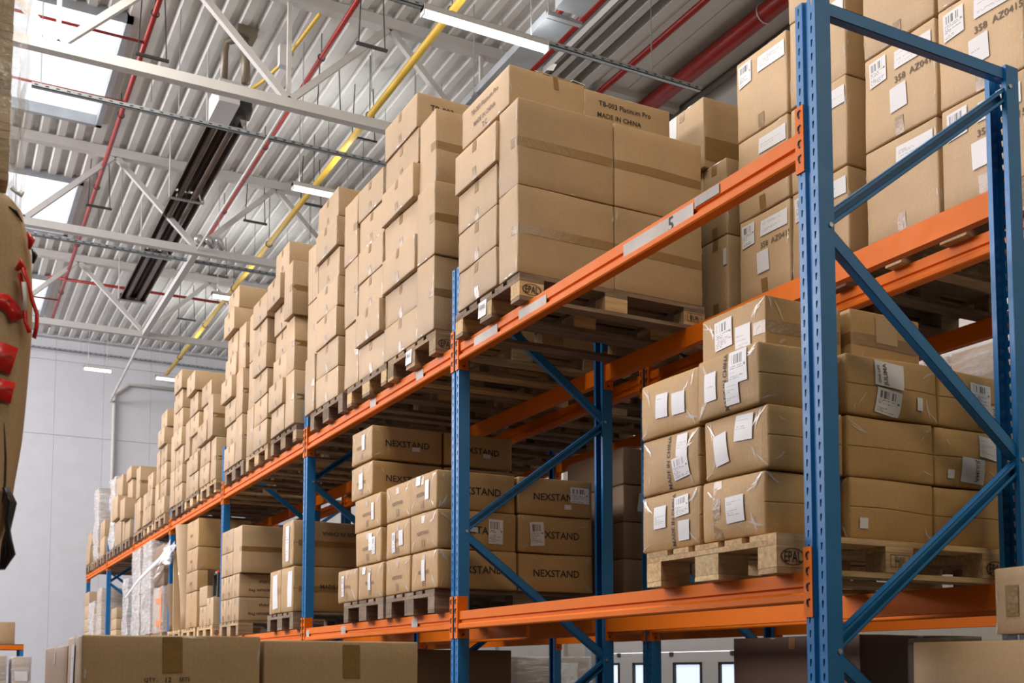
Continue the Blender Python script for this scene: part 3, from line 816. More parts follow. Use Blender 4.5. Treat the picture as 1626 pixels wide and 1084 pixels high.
sticker(.001, 1.95, ZU-.080, .30, .055, 'grubby sticker below the second pallet block stamp')
sticker(.001, 2.50, ZU-.082, .30, .06, 'torn sticker on upper beam near the second frame')
for k, (y, z, w, s) in enumerate(((3.55, ZU, .12, 'square sticker on upper beam just past second frame'), (4.4, ZU, .12, 'square sticker on upper beam below the dented carton'), (3.62, ZL, .10, 'square sticker on lower beam below printed cartons'),
      (5.0, ZL, .10, 'second square sticker on lower beam from the second frame'), (5.9, ZL, .08, 'square sticker on lower beam next to the third frame'))):
    sticker(.003, y, z-.085, w, .07, s)

# ------------------------------------------------------------------ pallets (EUR pattern: 1.2 in x, 0.8 in y)
def _slab(dx, dy, dz, chamfer=.0):
    V, F = [], []; boxg(V, F, (-dx/2, -dy/2, 0), (dx/2, dy/2, dz)); return V, F
def slab_mesh(name, dx, dy, dz, mat, seed, ro=.002):
    rnd = random.Random(seed); nx = 4 if dx > dy else 1; ny = 1 if dx > dy else 4
    V, F = [], []
    sh = Shape((dx, dy, dz), .002, 0, .0025, 4.0, seed)
    L = [[-1, 1]]*3
    L = [[-1, -.5, 0, .5, 1] if dx > .3 else [-1, 1], [-1, -.5, 0, .5, 1] if dy > .3 else [-1, 1], [-1, 1]]
    idx = {}
    def vid(q):
        if q not in idx:
            idx[q] = len(V); V.append(Vector((q[0]*dx/2, q[1]*dy/2, (q[2]+1)*dz/2))+noise.noise_vector(Vector(q)*1.3+Vector((seed*3.3, 0, 0)))*.0022)
        return idx[q]
    for fx, sg, (ra, rs), (ua, us) in FACES.values():
        A, B = L[ra], L[ua]
        for i in range(len(A)-1):
            for j in range(len(B)-1):
                f = []
                for (a, b) in ((A[i], B[j]), (A[i+1], B[j]), (A[i+1], B[j+1]), (A[i], B[j+1])):
                    t = [0, 0, 0]; t[fx] = sg; t[ra] = a*rs; t[ua] = b*us; f.append(vid(tuple(t)))
                F.append(tuple(f))
    return mesh(name, V, F, mat)
PM = {}
for wn_, wm in (('new', WOOD_N), ('old_shaded', WOOD_O), ('used', WOOD_M)):
    PM[wn_] = {'deck': [slab_mesh('deck_board', 1.2, w, .021, wm, 11+i) for i, w in enumerate((.145, .100, .145))],
               'string': [slab_mesh('stringer_board', .145 if i != 9 else .145, .8, .021, wm, 21+i) for i in range(3)],
               'block': [slab_mesh('block', .145 if i != 1 else .145, w, .078, wm if i < 2 else CHIP, 31+i) for i, w in enumerate((.100, .145, .145))],
               'bottom': [slab_mesh('bottom_board', 1.2, w, .021, wm, 41+i) for i, w in enumerate((.100, .145))]}
    for k in PM[wn_]:
        for m in PM[wn_][k]: m.name = k
def pallet(x, y, z, label, group, wood='used', simple=False, stamp=(), rz=0.0, chip=False, bw=None):
    """x,y: near aisle-side corner"""
    P = PM[wood]
    if simple:
        V, F = [], []
        for yy, w in ((.0725, .145), (.2375, .1), (.4, .145), (.5625, .1), (.7275, .145)): boxg(V, F, (0, yy-w/2, .122), (1.2, yy+w/2, .144))
        for xx in (.0725, .6, 1.1275): boxg(V, F, (xx-.0725, 0, .1), (xx+.0725, .8, .121))
        for xx in (.0725, .6, 1.1275):
            for yy, w in ((.05, .1), (.4, .145), (.75, .1)): boxg(V, F, (xx-.0725, yy-w/2, .022), (xx+.0725, yy+w/2, .099))
        for yy, w in ((.05, .1), (.4, .145), (.75, .1)): boxg(V, F, (0, yy-w/2, 0), (1.2, yy+w/2, .021))
        o = link('wooden_pallet', mesh('wooden_pallet', V, F, P['deck'][0].materials[0]), loc=(x, y, z)); tag(o, label, 'pallet', group); return o
    o = empty('wooden_pallet', (x, y, z), (0, 0, rz)); tag(o, label, 'pallet', group)
    for i, (yy, m) in enumerate(((.0725, 0), (.2375, 1), (.4, 2), (.5625, 1), (.7275, 0))): link('deck_board', P['deck'][m], parent=o, loc=(.6, yy, .122))
    for i, xx in enumerate((.0725, .6, 1.1275)):
        link('stringer_board', P['string'][i], parent=o, loc=(xx, .4, .1005))
        for j, (yy, m) in enumerate(((.05, 0), (.4, 2 if chip else 1), (.75, 0))):
            b = link('block', PM[bw or wood]['block'][m], parent=o, loc=(xx, yy, .0215))
            for (si, sj, txt) in stamp:
                if si == i and sj == j: stamp_on(b, m, txt)
    for yy, m in ((.05, 0), (.4, 1), (.75, 0)): link('bottom_board', P['bottom'][m], parent=o, loc=(.6, yy, 0))
    return o
def stamp_on(b, m, txt):
    y = -.052 if m == 0 else -.075
    V, F = [], []
    if txt == 'EPAL':
        n = 28
        for i in range(n):
            a = 2*math.pi*i/n
            for rr in (1.0, .90): V.append(Vector((math.cos(a)*.056*rr, y-.001, .039+math.sin(a)*.031*rr)))
        for i in range(n):
            j = (i+1) % n; F.append((2*i, 2*i+1, 2*j+1, 2*j))
        P, Ft, asp = text_geo('EPAL'); k = len(V)
        V += [Vector((a*.078, y-.001, .039+c*.078*1.5)) for a, c in P]; F += [tuple(q+k for q in f) for f in Ft]
    else:
        for s, z, w in txt:
            P, Ft, asp = text_geo(s); k = len(V)
            V += [Vector((a*w, y-.001, z+c*w)) for a, c in P]; F += [tuple(q+k for q in f) for f in Ft]
        for (x0, x1, z0, z1) in ((-.05, .05, .022, .024), (-.05, .05, .068, .07), (-.05, -.048, .022, .07), (.048, .05, .022, .07), (-.025, -.023, .022, .07)):
            k = len(V); V += [Vector((x0, y-.001, z0)), Vector((x1, y-.001, z0)), Vector((x1, y-.001, z1)), Vector((x0, y-.001, z1))]; F.append((k, k+1, k+2, k+3))
    link('burned_stamp', mesh('burned_stamp', V, F, INK), parent=b)
CODE = [('DE-4103', .058, .05), ('448751', .046, .05), ('HT', .033, .02)]
E_NEAR = [(0, 0, 'EPAL')]
UP = 'upper shelf'
pal_names = ['first', 'middle', 'last']
PY = (.14, 1.06, 1.98)
woods = ['used', 'old_shaded', 'new']
# upper pallets of the front rack
UY = {}
for k in range(7):
    for j in range(3):
        if k == 0 and j < 2: continue
        y = 3*k+(.145, 1.045, 1.95)[j]+.02
        if (k, j) == (0, 2): y = 2.143
        if (k, j) == (1, 0): y = 3.235
        UY[(k, j)] = y
        st = E_NEAR if (k, j) in ((0, 2), (1, 0)) else ([(0, 0, [('DB', .045, .05)])] if (k, j) == (3, 0) else ())
        if (k, j) == (0, 2): st = [(0, 0, 'EPAL'), (2, 0, [('EUR', .045, .06)])]
        pallet(-.05, y, ZU, 'wooden pallet, %s one in the %s upper bay of the front rack' % (pal_names[j], BAY[k]), 'pallets on the upper beams', ('old_shaded' if (k*3+j*2) % 4 else 'used') if (k, j) not in ((0, 2), (1, 0), (3, 0)) else {0: 'old_shaded', 1: 'used', 3: 'new'}[k], bw='new' if k == 0 else woods[(k*3+j*2) % 3],  # mostly the darkened wood, deepening the shade under this shelf
               simple=k >= 5, stamp=st, chip=(k, j) == (0, 2))
# paper tags on two pallets
for (y, s, lab) in ((2.53, '15005', 'white paper tag marked 15005 on pallet block'), (3.61, '13812', 'small white paper tag on pallet in second bay')):
    me = mesh('paper_tag', [(-.004, 0, 0), (-.004, .10, 0), (0, .10, .09), (0, 0, .09)], [(0, 3, 2, 1)], PAPER)
    o = link('paper_tag', me, loc=(-.052, y, ZU+.03)); tag(o, lab, 'paper tag')
    P, Ft, a_ = text_geo(s); part('lettering', [(-.0062, .05-a*.075, .055+b*.075) for a, b in P], Ft, INK, o)

# ------------------------------------------------------------------ carton stacks
def stack(x, y, w, hs, z0, dx, flap, where, grp, mat=None, lod=0, jit=.006, rng=None, nb=1, extra=None, bulge=.005, amp=.004, skip_back=False, crush=0, tape=True, shift=None):
    """one column of cartons; hs list of heights"""
    rng = rng or random.Random(int((x+y)*100)); z = z0
    for i, h in enumerate(hs):
        for b in range(nb):
            ox = rng.uniform(-jit, jit); oy = rng.uniform(-jit, jit)*.6
            if shift and i in shift: ox += shift[i][0]; oy += shift[i][1]
            top = i == len(hs)-1
            pos = 'topmost' if top else ORD[i]
            if nb > 1 and b: pos += ' rear'
            carton(x+b*(dx+.006)+ox, y+oy, z, dx, w-.006, h-.003, '%s carton %s' % (pos, where), grp, flap, mat, lod,
                   rz=rng.uniform(-.012, .012), extras=(extra(i, b) if extra else ()), bulge=bulge, amp=amp, crush=crush, tape=tape)
        z += h
    return z
T, FL = .468, .2345
G = 'plain taped cartons on the upper shelf'
# first pallet in view (bay 0)
rng = random.Random(5)
for b in range(2):
    for i in range(2):
        carton(-.058+b*.602, 2.146, DU+.001+i*.477, .597, .226, .474,
               ['lower', 'upper'][i]+' big plain taped carton at the '+['aisle', 'inner'][b]+' end of the EPAL-stamped pallet', 'big cartons with long tape on EPAL pallet', 'y', KRAFT, 0,
               rz=0, bulge=.006, amp=.005, n=8)
carton(-.06, 2.385, DU+.001, .58, .50, .225, 'dented bottom carton with a torn flap above the 15005 tag', G, 'z', KRAFT, 0, bulge=.012, amp=.018, crush=.05)
for i, nm in enumerate(('second-lowest', 'third-lowest', 'fourth')):
    carton(-.06-.006*(i == 2)-(.012 if i == 2 else 0), 2.385+(-.012 if i == 2 else 0), DU+.228+i*.232, .58, .50+(.02 if i == 2 else 0), .229, '%s flat carton beside the big cartons, pallet next to second frame' % nm, G, 'z', KRAFT, 0, rz=.008*(i-1))
carton(.53, 2.385, DU+.001, .60, .50, .46, 'plain carton hidden behind the flat stack, EPAL pallet', G, 'z', KRAFT, 1)  # hidden, fills the rear so no roof light shows through the pallet
carton(.53, 2.385, DU+.465, .60, .50, .46, 'upper plain carton hidden behind the flat stack, EPAL pallet', G, 'z', KRAFT, 1)
tb1 = carton(-.055, 2.25, DU+.957, .475, .595, .225, 'open-topped carton printed TB-003 Platinum Pro on its aisle side', None, 'z', KRAFT, 0, rz=.0, tape=False,
       extras=[('text', '-x', 0.0, .045, 'TB-003 Platinum Pro', .34, 0, INKF), ('text', '-x', .0, -.03, 'MADE IN CHINA', .27, 0, INKF), ('text', '-x', .0, -.08, 'T.C', .06, 0, INKF), ('strip', '-y', .05, .075, .03, .07, 0.1, TAPE)])
# its raised, torn flaps
def flap(parent, pts, name='flap'):
    V = [Vector(p) for p in pts]; n = len(V); V += [p+Vector((0.002, 0.002, .004)) for p in V]
    F = [tuple(range(n)), tuple(range(2*n-1, n-1, -1))]+[(i, (i+1) % n, n+(i+1) % n, n+i) for i in range(n)]
    part(name, V, F, KRAFTD if name == 'flap' else PAPER, parent)
flap(tb1, [(-.06, -.296, .226), (.20, -.296, .222), (.17, -.21, .268), (.04, -.18, .305), (-.03, -.20, .29)])
flap(tb1, [(-.20, .29, .226), (.20, .29, .226), (.12, .12, .256), (-.16, .12, .256)])
flap(tb1, [(-.235, -.28, .224), (-.235, .28, .224), (-.12, .2, .25), (-.12, -.2, .25)])
flap(tb1, [(.00, -.28, .262), (.05, -.27, .275), (.09, -.24, .335), (.075, -.235, .338), (.03, -.26, .295)], 'torn_tape')
flap(tb1, [(.16, -.298, .235), (.238, -.298, .225), (.24, -.29, .205), (.225, -.20, .24), (.15, -.22, .245)], 'torn_corner')
carton(.50, 2.39, DU+.957, .60, .47, .30, 'carton printed TB-003 Platinum Pro on the side facing camera', None, 'z', KRAFT, 0,
       extras=[('text', '-y', -.02, .085, 'TB-003 Platinum Pro', .36, 0, INK), ('text', '-y', -.06, .015, 'MADE IN CHINA', .30, 0, INK)])
# generic upper pallets: near column / far column
def cols(k, j, spec, lod):
    bay = BAY[k]; pj = pal_names[j]; y = UY[(k, j)]
    for ci, c in enumerate(spec):
        y0, w, kind, n = c[:4]; sh = c[4] if len(c) > 4 else None
        h = T if kind == 'T' else FL
        if kind == 'M': hs = c[5]
        else: hs = [h]*n
        pos = ['near', 'far', 'farthest'][ci]
        where = 'in %s column of the %s pallet, %s upper bay' % (pos, pj, bay)
        ex = None
        if (k, j, ci) == (1, 0, 1): ex = lambda i, b: ([('text', '-y', .0, .03, 'TB-003', .16, 0, INK)] if i == n-1 else [])
        if (k, j, ci) == (1, 0, 1): ex = (lambda nn: (lambda i, b: ([('text', '-y', -.12, .03, 'TB-003', .16, 0, INK)] if i == nn-1 else ())))(n)
        stack(-.055+(c[6] if len(c) > 6 else 0), y0, w, hs, DU+.001, .585, 'y' if kind == 'T' else 'z', where, G, None, lod, jit=.010 if k < 2 else .022,
              rng=random.Random(k*100+j*10+ci), extra=ex, bulge=.006, amp=.006 if k < 2 else .008, shift=sh, tape=k < 5)
    if k < 4:
        yy = spec[0][0]; ww = spec[-1][0]+spec[-1][1]-yy
        carton(.56, yy, DU+.001, .58, ww, .45, 'unseen rear carton behind the columns of the %s pallet, %s upper bay' % (pj, bay), 'unseen rear cartons on the upper shelf', 'z', None, 1)  # added out of sight to keep the pallet boards light-tight
cols(1, 0, [(3.24, .275, 'T', 3, {1: (-.015, -.015)}), (3.525, .585, 'F', 7, {4: (-.02, 0), 5: (0, .0), 2: (-.012, 0)})], 0)
cols(1, 1, [(4.135, .50, 'F', 6, {1: (-.02, -.01), 5: (0, .02)}), (4.645, .30, 'T', 3)], 0)
cols(1, 2, [(5.09, .53, 'F', 7, {5: (-.01, 0), 6: (0, .0)}), (5.63, .27, 'T', 3)], 0)
cols(2, 0, [(6.17, .27, 'T', 3, {2: (-.03, -.03)}), (6.45, .45, 'F', 7, {1: (-.03, 0), 5: (-.05, .02), 6: (-.02, -.12)})], 1)
cols(2, 1, [(7.07, .50, 'F', 6, {3: (-.03, -.02), 5: (-.03, -.03)}), (7.58, .28, 'T', 3)], 1)
cols(2, 2, [(7.99, .29, 'T', 3, {0: (-.02, 0)}), (8.29, .47, 'F', 8, {3: (-.03, 0), 6: (-.03, -.02)})], 1)
cols(3, 0, [(9.19, .27, 'T', 2, {1: (-.03, 0)}), (9.47, .50, 'F', 5, {2: (-.03, 0)})], 1)
cols(3, 1, [(10.09, .48, 'F', 6, {5: (-.05, -.04), 2: (.02, 0)}), (10.58, .28, 'T', 2)], 1)
cols(3, 2, [(10.99, .48, 'F', 7, {6: (-.05, -.03), 3: (-.03, 0)}), (11.48, .30, 'T', 3)], 1)
cols(4, 0, [(12.19, .46, 'F', 6, {4: (-.04, 0), 1: (.02, 0)}), (12.66, .27, 'T', 2)], 1)
cols(4, 1, [(13.10, .45, 'F', 3), (13.56, .28, 'T', 1)], 1)
cols(4, 2, [(13.99, .36, 'T', 2, {1: (-.02, 0)}), (14.36, .38, 'T', 1)], 1)
cols(5, 0, [(15.20, .5, 'M', 4, {1: (-.06, 0), 2: (.03, .04)}, [.3, .34, .3, .2]), (15.71, .25, 'T', 1)], 1)
cols(5, 1, [(16.10, .7, 'M', 3, {1: (-.05, 0)}, [.42, .38, .35])], 1)
cols(6, 0, [(18.20, .6, 'M', 2, {}, [.35, .3])], 1)
cols(6, 2, [(20.05, .6, 'M', 2, {}, [.36, .27])], 1)
class Film(Shape):
    def at(s, q):
        p = Shape.at(s, q); p.z = max(p.z, .003); return p
def wrapped(x, y, z, dx, dy, dz, label, film=None, core=None, lod=0, amp=.02, cat='wrapped load', name='wrapped_load', boxes=(1, 1, 3), seed=1, group=None, extras=()):
    """film-wrapped pallet load: Empty > carton pieces + film"""
    o = empty(name, (x+dx/2, y+dy/2, z)); tag(o, label, cat, group)
    nx, ny, nz = boxes; core = core or KRAFT
    for a in range(nx):
        for b in range(ny):
            for c in range(nz):
                d = (dx/nx-.012, dy/ny-.012, dz/nz-.004)
                sh = Shape(d, .008, .006, .006, 3, (seed+a+b+c) % 4)
                link('wrapped_carton', carton_mesh(sh, 2, core, 1), parent=o, loc=(-dx/2+(a+.5)*dx/nx, -dy/2+(b+.5)*dy/ny, c*dz/nz+.001))
    sh = Film((dx+.02, dy+.02, dz+.012), .02, .004, amp, 6.0, seed)
    f = link('stretch_film', carton_mesh(sh, 8, film or FILM, 0), parent=o)
    for e in extras: decorate(o, sh, e)
    return o
wrapped(-.03, 17.05, DU+.002, 1.1, .55, 1.25, 'silver film bale standing on the upper shelf before the tall white one', FILMW, amp=.06, seed=2)
wrapped(-.03, 19.15, DU+.002, 1.1, .6, 1.35, 'tall white film-wrapped load at the far end of upper shelf', FILMW, amp=.05, seed=3)

# ------------------------------------------------------------------ lower shelf of the front rack
pallet(-.077, .162, ZL, 'pale pallet stamped EPAL under the bulging film-wrapped cartons', 'pallets on the lower beams', 'new', stamp=[(0, 0, 'EPAL'), (1, 0, CODE), (2, 0, 'EPAL')], chip=True)
GJ = 'bulging film-wrapped cartons on the near lower pallet'
HH = .2385
P2 = math.pi/2
near = {0: [('label', '-x', .03, -.01, .10, .10, .05, LAB_T), ('strip', '-x', -.08, .0, .05, .22, 0, TAPE)],
        1: [('label', '-x', .06, .05, .095, .10, -.05, LAB_T), ('label', '-x', -.07, -.01, .08, .12, .12, LAB_P)],
        2: [('label', '-x', .075, .045, .10, .125, .03, LAB_B), ('label', '-x', .04, -.05, .075, .09, 0, LAB_T), ('label', '-x', -.09, .0, .075, .11, 0, LAB_P), ('text', '-x', -.0, -.0, 'MADE IN CHINA', .22, P2, INK)]}
nm = ['bottom', 'middle', 'top']
for i in range(3):
    z = DL+.001+i*HH
    carton(-.06-(.02 if i == 2 else 0), .235-(.02 if i == 1 else 0), z, .36, .365, HH-.003, 'bulging %s carton at the near aisle corner of the pale EPAL pallet' % nm[i], GJ, 'y', KRAFTF, 0, extras=near[i]+([('label', '-y', .1, -.05, .15, .11, -.05, PAPER), ('textp', '-y', .13, -.05, 'JULIMA', .09, P2+3.14, INKF)] if i == 0 else []), bulge=.013, amp=.007, r=.011, n=8, tape=False)
far = {0: [('label', '-x', .085, .05, .09, .08, .1, LAB_B), ('label', '-x', -.06, .02, .085, .09, 0, LAB_T), ('label', '-x', .10, -.05, .07, .08, 0, LAB_P), ('text', '-x', .03, -.0, 'MADE IN CHINA', .21, P2, INK)],
       1: [('label', '-x', .10, .06, .07, .09, 0, LAB_P), ('label', '-x', .09, -.03, .10, .09, .15, LAB_B), ('text', '-x', .01, .0, 'MADE IN CHINA', .22, P2, INK)],
       2: [('label', '-x', .08, -.01, .08, .09, 0, LAB_P), ('label', '-x', -.03, .0, .085, .10, -.05, LAB_T)]}
for i in range(3):
    carton(-.06, .615, DL+.001+i*HH, .36, .40, HH-.003, 'bulging %s carton beside the corner one on pale EPAL pallet' % nm[i], GJ, 'y', KRAFTF, 0, extras=far[i], bulge=.013, amp=.007, r=.011, n=8, tape=False)
midx = {0: [('label', '-y', -.16, -.06, .04, .04, 0, LAB_P)], 1: [], 2: [('label', '-y', -.03, .05, .15, .10, -.1, PAPER), ('textp', '-y', -.05, .05, 'JULIMA', .09, P2, INKF), ('textp', '-y', -.085, .05, 'ONE LIPS', .07, P2, INKF), ('label', '-y', -.04, -.06, .13, .10, -.15, LAB_B), ('label', '-y', .13, -.05, .03, .05, 0, LAB_P)]}
rgt = {0: [], 1: [('label', '-y', .0, -.05, .13, .10, -.05, PAPER), ('textp', '-y', .02, -.05, 'JULIMA', .09, -P2, INKF), ('label', '-y', -.12, -.07, .035, .035, 0, LAB_P), ('label', '-y', .10, .05, .12, .09, -.1, LAB_T)], 2: [('label', '-y', .03, .03, .12, .09, -.05, LAB_B), ('label', '-y', .09, -.055, .12, .09, 0, PAPER), ('textp', '-y', .11, -.055, 'JULIMA', .08, -P2, INKF)]}
for i in range(3):
    carton(.312, .20, DL+.001+i*HH, (.44, .45, .48)[i], .37, HH-.003, 'bulging %s middle carton facing the camera on pale EPAL pallet' % nm[i], GJ, 'y', KRAFTF, 0, extras=midx[i], bulge=.013, amp=.007, r=.011, n=8, tape=False)
    carton((.762, .772, .802)[i], .20, DL+.001+i*HH, .39, .37, HH-.003, 'bulging %s inner-end carton facing the camera on pale EPAL pallet' % nm[i], GJ, 'y', KRAFTF, 0, extras=rgt[i], bulge=.013, amp=.007, r=.011, n=8, tape=False)
    carton(.32, .60, DL+.001+i*HH, .84, .40, HH-.003, 'bulging %s hidden rear carton on pale EPAL pallet' % nm[i], GJ, 'y', KRAFTF, 1, tape=False)
carton(.105, .41, DL+.003+3*HH, .39, .395, .245, 'square carton with labels set back on top of bulging cartons', None, 'y', KRAFTF, 0, extras=[('label', '-x', -.05, .03, .11, .12, .05, LAB_B), ('label', '-x', .07, -.02, .09, .11, 0, LAB_T)], bulge=.004, amp=.004)
carton(.515, .38, DL+.003+3*HH, .385, .39, .245, 'plain square carton on top of bulging cartons, wall side', None, 'y', KRAFTF, 0, bulge=.004, amp=.004, extras=[('strip', '-y', 0, .05, .12, .11, 0, KRAFTP, 'patch')])

# NEXSTAND pallets
NX = 'cartons printed NEXSTAND on the lower shelf'
pallet(-.06, 3.21, ZL, 'dark worn pallet under the near NEXSTAND cartons', 'pallets on the lower beams', 'old_shaded')
pallet(-.06, 4.06, ZL, 'dark worn pallet under the stepped NEXSTAND stack', 'pallets on the lower beams', 'old_shaded')
def nex(x, y, z, dx, dy, lab, ex=(), t='-y', full=True):
    e = list(ex)
    if full: e.append(('text', '-y', .0, -.0, 'NEXSTAND', .33, 0, INK))
    e.append(('text', '-x', .0, -.01, 'NEXSTAND', .17, 0, INKF))
    carton(x, y, z, dx, dy, .2375, lab, NX, 'z', KRAFTF, 0, extras=e, bulge=.006, amp=.006, r=.012)
HN = .2405
for i in range(3):
    z = DL+.001+i*HN; a = [[('label', '-x', 0, 0, .055, .13, 0, LAB_P)], [], [('label', '-x', .08, .01, .055, .12, 0, LAB_P), ('label', '-x', -.06, .08, .07, .06, 0, LAB_T)]][i]
    nex(-.06, 3.165+.012*i, z, .535, .41, '%s NEXSTAND carton at near aisle corner, against the second frame' % nm[i], a+([('label', '-y', .12, -.0, .10, .15, 0, LAB_B), ('label', '-y', -.03, .0, .05, .03, 0, LAB_P)] if i == 1 else []))
    nex(-.06, 3.60, z, .535, .415, '%s NEXSTAND carton second along the aisle side, beside the corner stack' % nm[i], [[], [('label', '-x', .07, -.0, .07, .10, 0, LAB_P), ('label', '-x', -.06, -.02, .06, .13, 0, LAB_B)], []][i])
    nex(.487, 3.165, z, .535, .41, '%s NEXSTAND carton facing camera on the inner side' % nm[i], [[], [('label', '-y', -.14, .0, .10, .15, .08, LAB_B)], [('label', '-y', .17, .02, .14, .10, 0, LAB_B), ('label', '-y', .08, -.06, .05, .03, 0, LAB_P)]][i])
    carton(.487, 3.60, z, .54, .415, .2375, '%s hidden NEXSTAND carton behind the inner ones' % nm[i], NX, 'z', KRAFTF, 1)
nex(-.06, 4.065, DL+.001, .535, .49, 'bottom NEXSTAND carton of stepped stack, third along the shelf', [('label', '-x', .0, .0, .055, .12, 0, LAB_P), ('label', '-x', -.12, .08, .07, .05, 0, LAB_T)])
nex(-.06, 4.575, DL+.001, .535, .42, 'bottom NEXSTAND carton at the far end of stepped stack', [('label', '-x', -.08, .0, .06, .15, 0, LAB_B)])
nex(-.06, 4.12, DL+.001+HN, .535, .49, 'second-lowest NEXSTAND carton of the stepped stack', [('label', '-x', .06, .03, .06, .12, 0, LAB_T), ('label', '-x', .12, .0, .06, .12, 0, LAB_B)])
nex(-.06, 4.12, DL+.001+2*HN, .535, .52, 'middle NEXSTAND carton of the stepped stack', [('label', '-x', .12, .0, .05, .12, 0, LAB_P)])
nex(-.06, 4.29, DL+.001+3*HN, .53, .43, 'NEXSTAND carton just below the topmost one of stepped stack', [('label', '-x', 0, 0, .08, .11, 0, LAB_T)])
nex(-.06, 4.30, DL+.001+4*HN+.012, .53, .42, 'topmost NEXSTAND carton at the aisle side of stepped stack', [('label', '-x', .06, .02, .06, .11, 0, LAB_P), ('label', '-y', .06, -.03, .06, .03, 0, LAB_P)])
nex(.482, 4.29, DL+.001+3*HN, .55, .43, 'NEXSTAND carton below the topmost inner one', [])
nex(.482, 4.30, DL+.001+4*HN+.012, .55, .42, 'topmost NEXSTAND carton on the inner side', [('label', '-y', .06, -.03, .06, .03, 0, LAB_P)])
for i in range(3): carton(.487, 4.08, DL+.001+i*HN, .54, .50, .2375, '%s hidden NEXSTAND carton inside the stepped stack' % nm[i], NX, 'z', KRAFTF, 1)

# bay 2 lower
pallet(-.06, 6.15, ZL, 'dark pallet under big cartons printed upside down, third frame', 'pallets on the lower beams', 'old_shaded')
pallet(-.06, 8.02, ZL, 'dark pallet under the upside-down Platinum Pro cartons', 'pallets on the lower beams', 'used')
B2 = 'large cartons beside the third frame'
up = math.pi
def big(x, y, z, dx, dy, dz, lab, ex): carton(x, y, z, dx, dy, dz, lab, B2, 'y', KRAFTF, 0, extras=ex, bulge=.008, amp=.008, r=.014)
big(-.06, 6.16, DL+.001, .60, .36, .385, 'large lower carton with white film at the third frame', [('text', '-y', .12, .02, 'MADE IN CHINA', .38, 0, INK), ('strip', '-x', .1, 0, .12, .30, 0, PAPER, 'white_film_patch')])
big(.55, 6.16, DL+.001, .60, .36, .385, 'large lower carton with shipping label facing the third frame', [('label', '-y', -.12, .06, .16, .18, 0, LAB_B), ('text', '-y', -.02, -.12, 'MADE IN CHINA', .38, 0, INK)])
big(-.06, 6.53, DL+.001, .60, .36, .385, 'large bottom carton wrapped in white film, third bay', [('strip', '-x', .02, 0, .16, .30, .05, PAPER, 'white_film_patch')])
big(-.06, 6.17, DL+.388, .60, .34, .385, 'large upper carton with stacked labels at the third frame', [('text', '-y', .12, .09, 'MADE IN CHINA', .34, up, INK), ('label', '-x', .02, .0, .10, .30, 0, LAB_T)])
big(.55, 6.17, DL+.388, .60, .34, .385, 'large upper plain carton on the inner side at third frame', [('text', '-y', -.12, .09, 'MADE IN CHINA', .34, up, INK)])
PP = 'cartons printed Platinum Pro upside down'
for i in range(2):
    z = DL+.001+i*.2345
    for b in range(2):
        ex = [('text', '-y', .05, .04, 'MADE IN CHINA', .30, up, INK), ('text', '-y', .0, -.05, 'TB-003 Platinum Pro', .40, up, INK)]
        carton(-.055+b*.60, 8.04, z, .59, .285, .231, '%s upside-down Platinum Pro carton on the %s side' % (nm[i], ['aisle', 'inner'][b]), PP, 'z', KRAFT, 0, extras=ex)
    carton(-.055, 8.335, z, .59, .24, .231, '%s plain carton next to the upside-down printed ones' % nm[i], PP, 'z', KRAFT, 1)
    carton(-.055, 8.585, z, .59, .23, .231, '%s plain carton farthest from the upside-down printed ones' % nm[i], PP, 'z', KRAFT, 1)
    carton(-.055, 8.31, DL+.475+i*.238, .59, .50, .234, '%s flat carton beside the upright one above the printed cartons' % ['lower', 'upper'][i], PP, 'z', KRAFT, 0)
carton(-.055, 7.96, DL+.472, .58, .34, .468, 'large upright plain carton above the upside-down printed cartons', PP, 'y', KRAFT, 0)
carton(.54, 7.96, DL+.472, .58, .34, .468, 'large upright plain carton behind the first, above printed cartons', PP, 'y', KRAFT, 0)

# bay 3 lower: mixed
for j, y in enumerate((9.16, 10.05, 10.95)): pallet(-.06, y, ZL, 'light pallet, %s one in the fourth lower bay' % pal_names[j], 'pallets on the lower beams', 'new', stamp=E_NEAR if j == 0 else ())
z = DL+.001
for i, (h, w) in enumerate(((.42, .62), (.24, .62), (.27, .60), (.33, .62))):
    carton(-.06, 9.98, z, .60, w, h-.004, '%s film-wrapped tall carton in the fourth lower bay' % ['bottom', 'second-lowest', 'third-lowest', 'topmost'][i], 'wrapped cartons in the fourth lower bay', 'z', KRAFTF, 0, extras=[('text', '-x', .0, -.02, 'MAXI', .12, 0, INKF)] if i else [('label', '-y', 0, .1, .3, .10, 0, PAPER)], bulge=.01, amp=.01)
    z += h
carton(-.05, 9.2, DL+.001, .5, .30, .30, 'small carton beside the open carton, fourth lower bay', None, 'z', KRAFTP, 0)
carton(-.05, 9.52, DL+.001, .5, .36, .22, 'flat carton under the open-topped one, fourth lower bay', None, 'z', KRAFTP, 0)
oc = carton(-.05, 9.50, DL+.225, .45, .40, .22, 'open-topped carton with a raised flap, fourth lower bay', None, 'z', KRAFTP, 0, tape=False)
flap(oc, [(-.22, -.2, .22), (.22, -.2, .22), (.24, -.27, .40), (-.24, -.27, .40)], 'flap')
tr_ = empty('parcel_rack', (.0, 9.2, DL+.302)); tag(tr_, 'dark stand with small red and white packets between cartons', 'stand')
V, F = [], []; boxg(V, F, (0, .02, 0), (.4, .26, .02)); boxg(V, F, (0, .02, .25), (.4, .26, .27)); boxg(V, F, (0, .02, .02), (.03, .05, .25)); boxg(V, F, (0, .23, .02), (.03, .26, .25)); part('frame', V, F, DARKST, tr_)
V, F = [], []; boxg(V, F, (.02, .05, .271), (.2, .14, .30)); part('red_packet', V, F, REDTAPE, tr_)
V, F = [], []; boxg(V, F, (.02, .15, .271), (.2, .24, .29)); part('white_packet', V, F, PAPER, tr_)
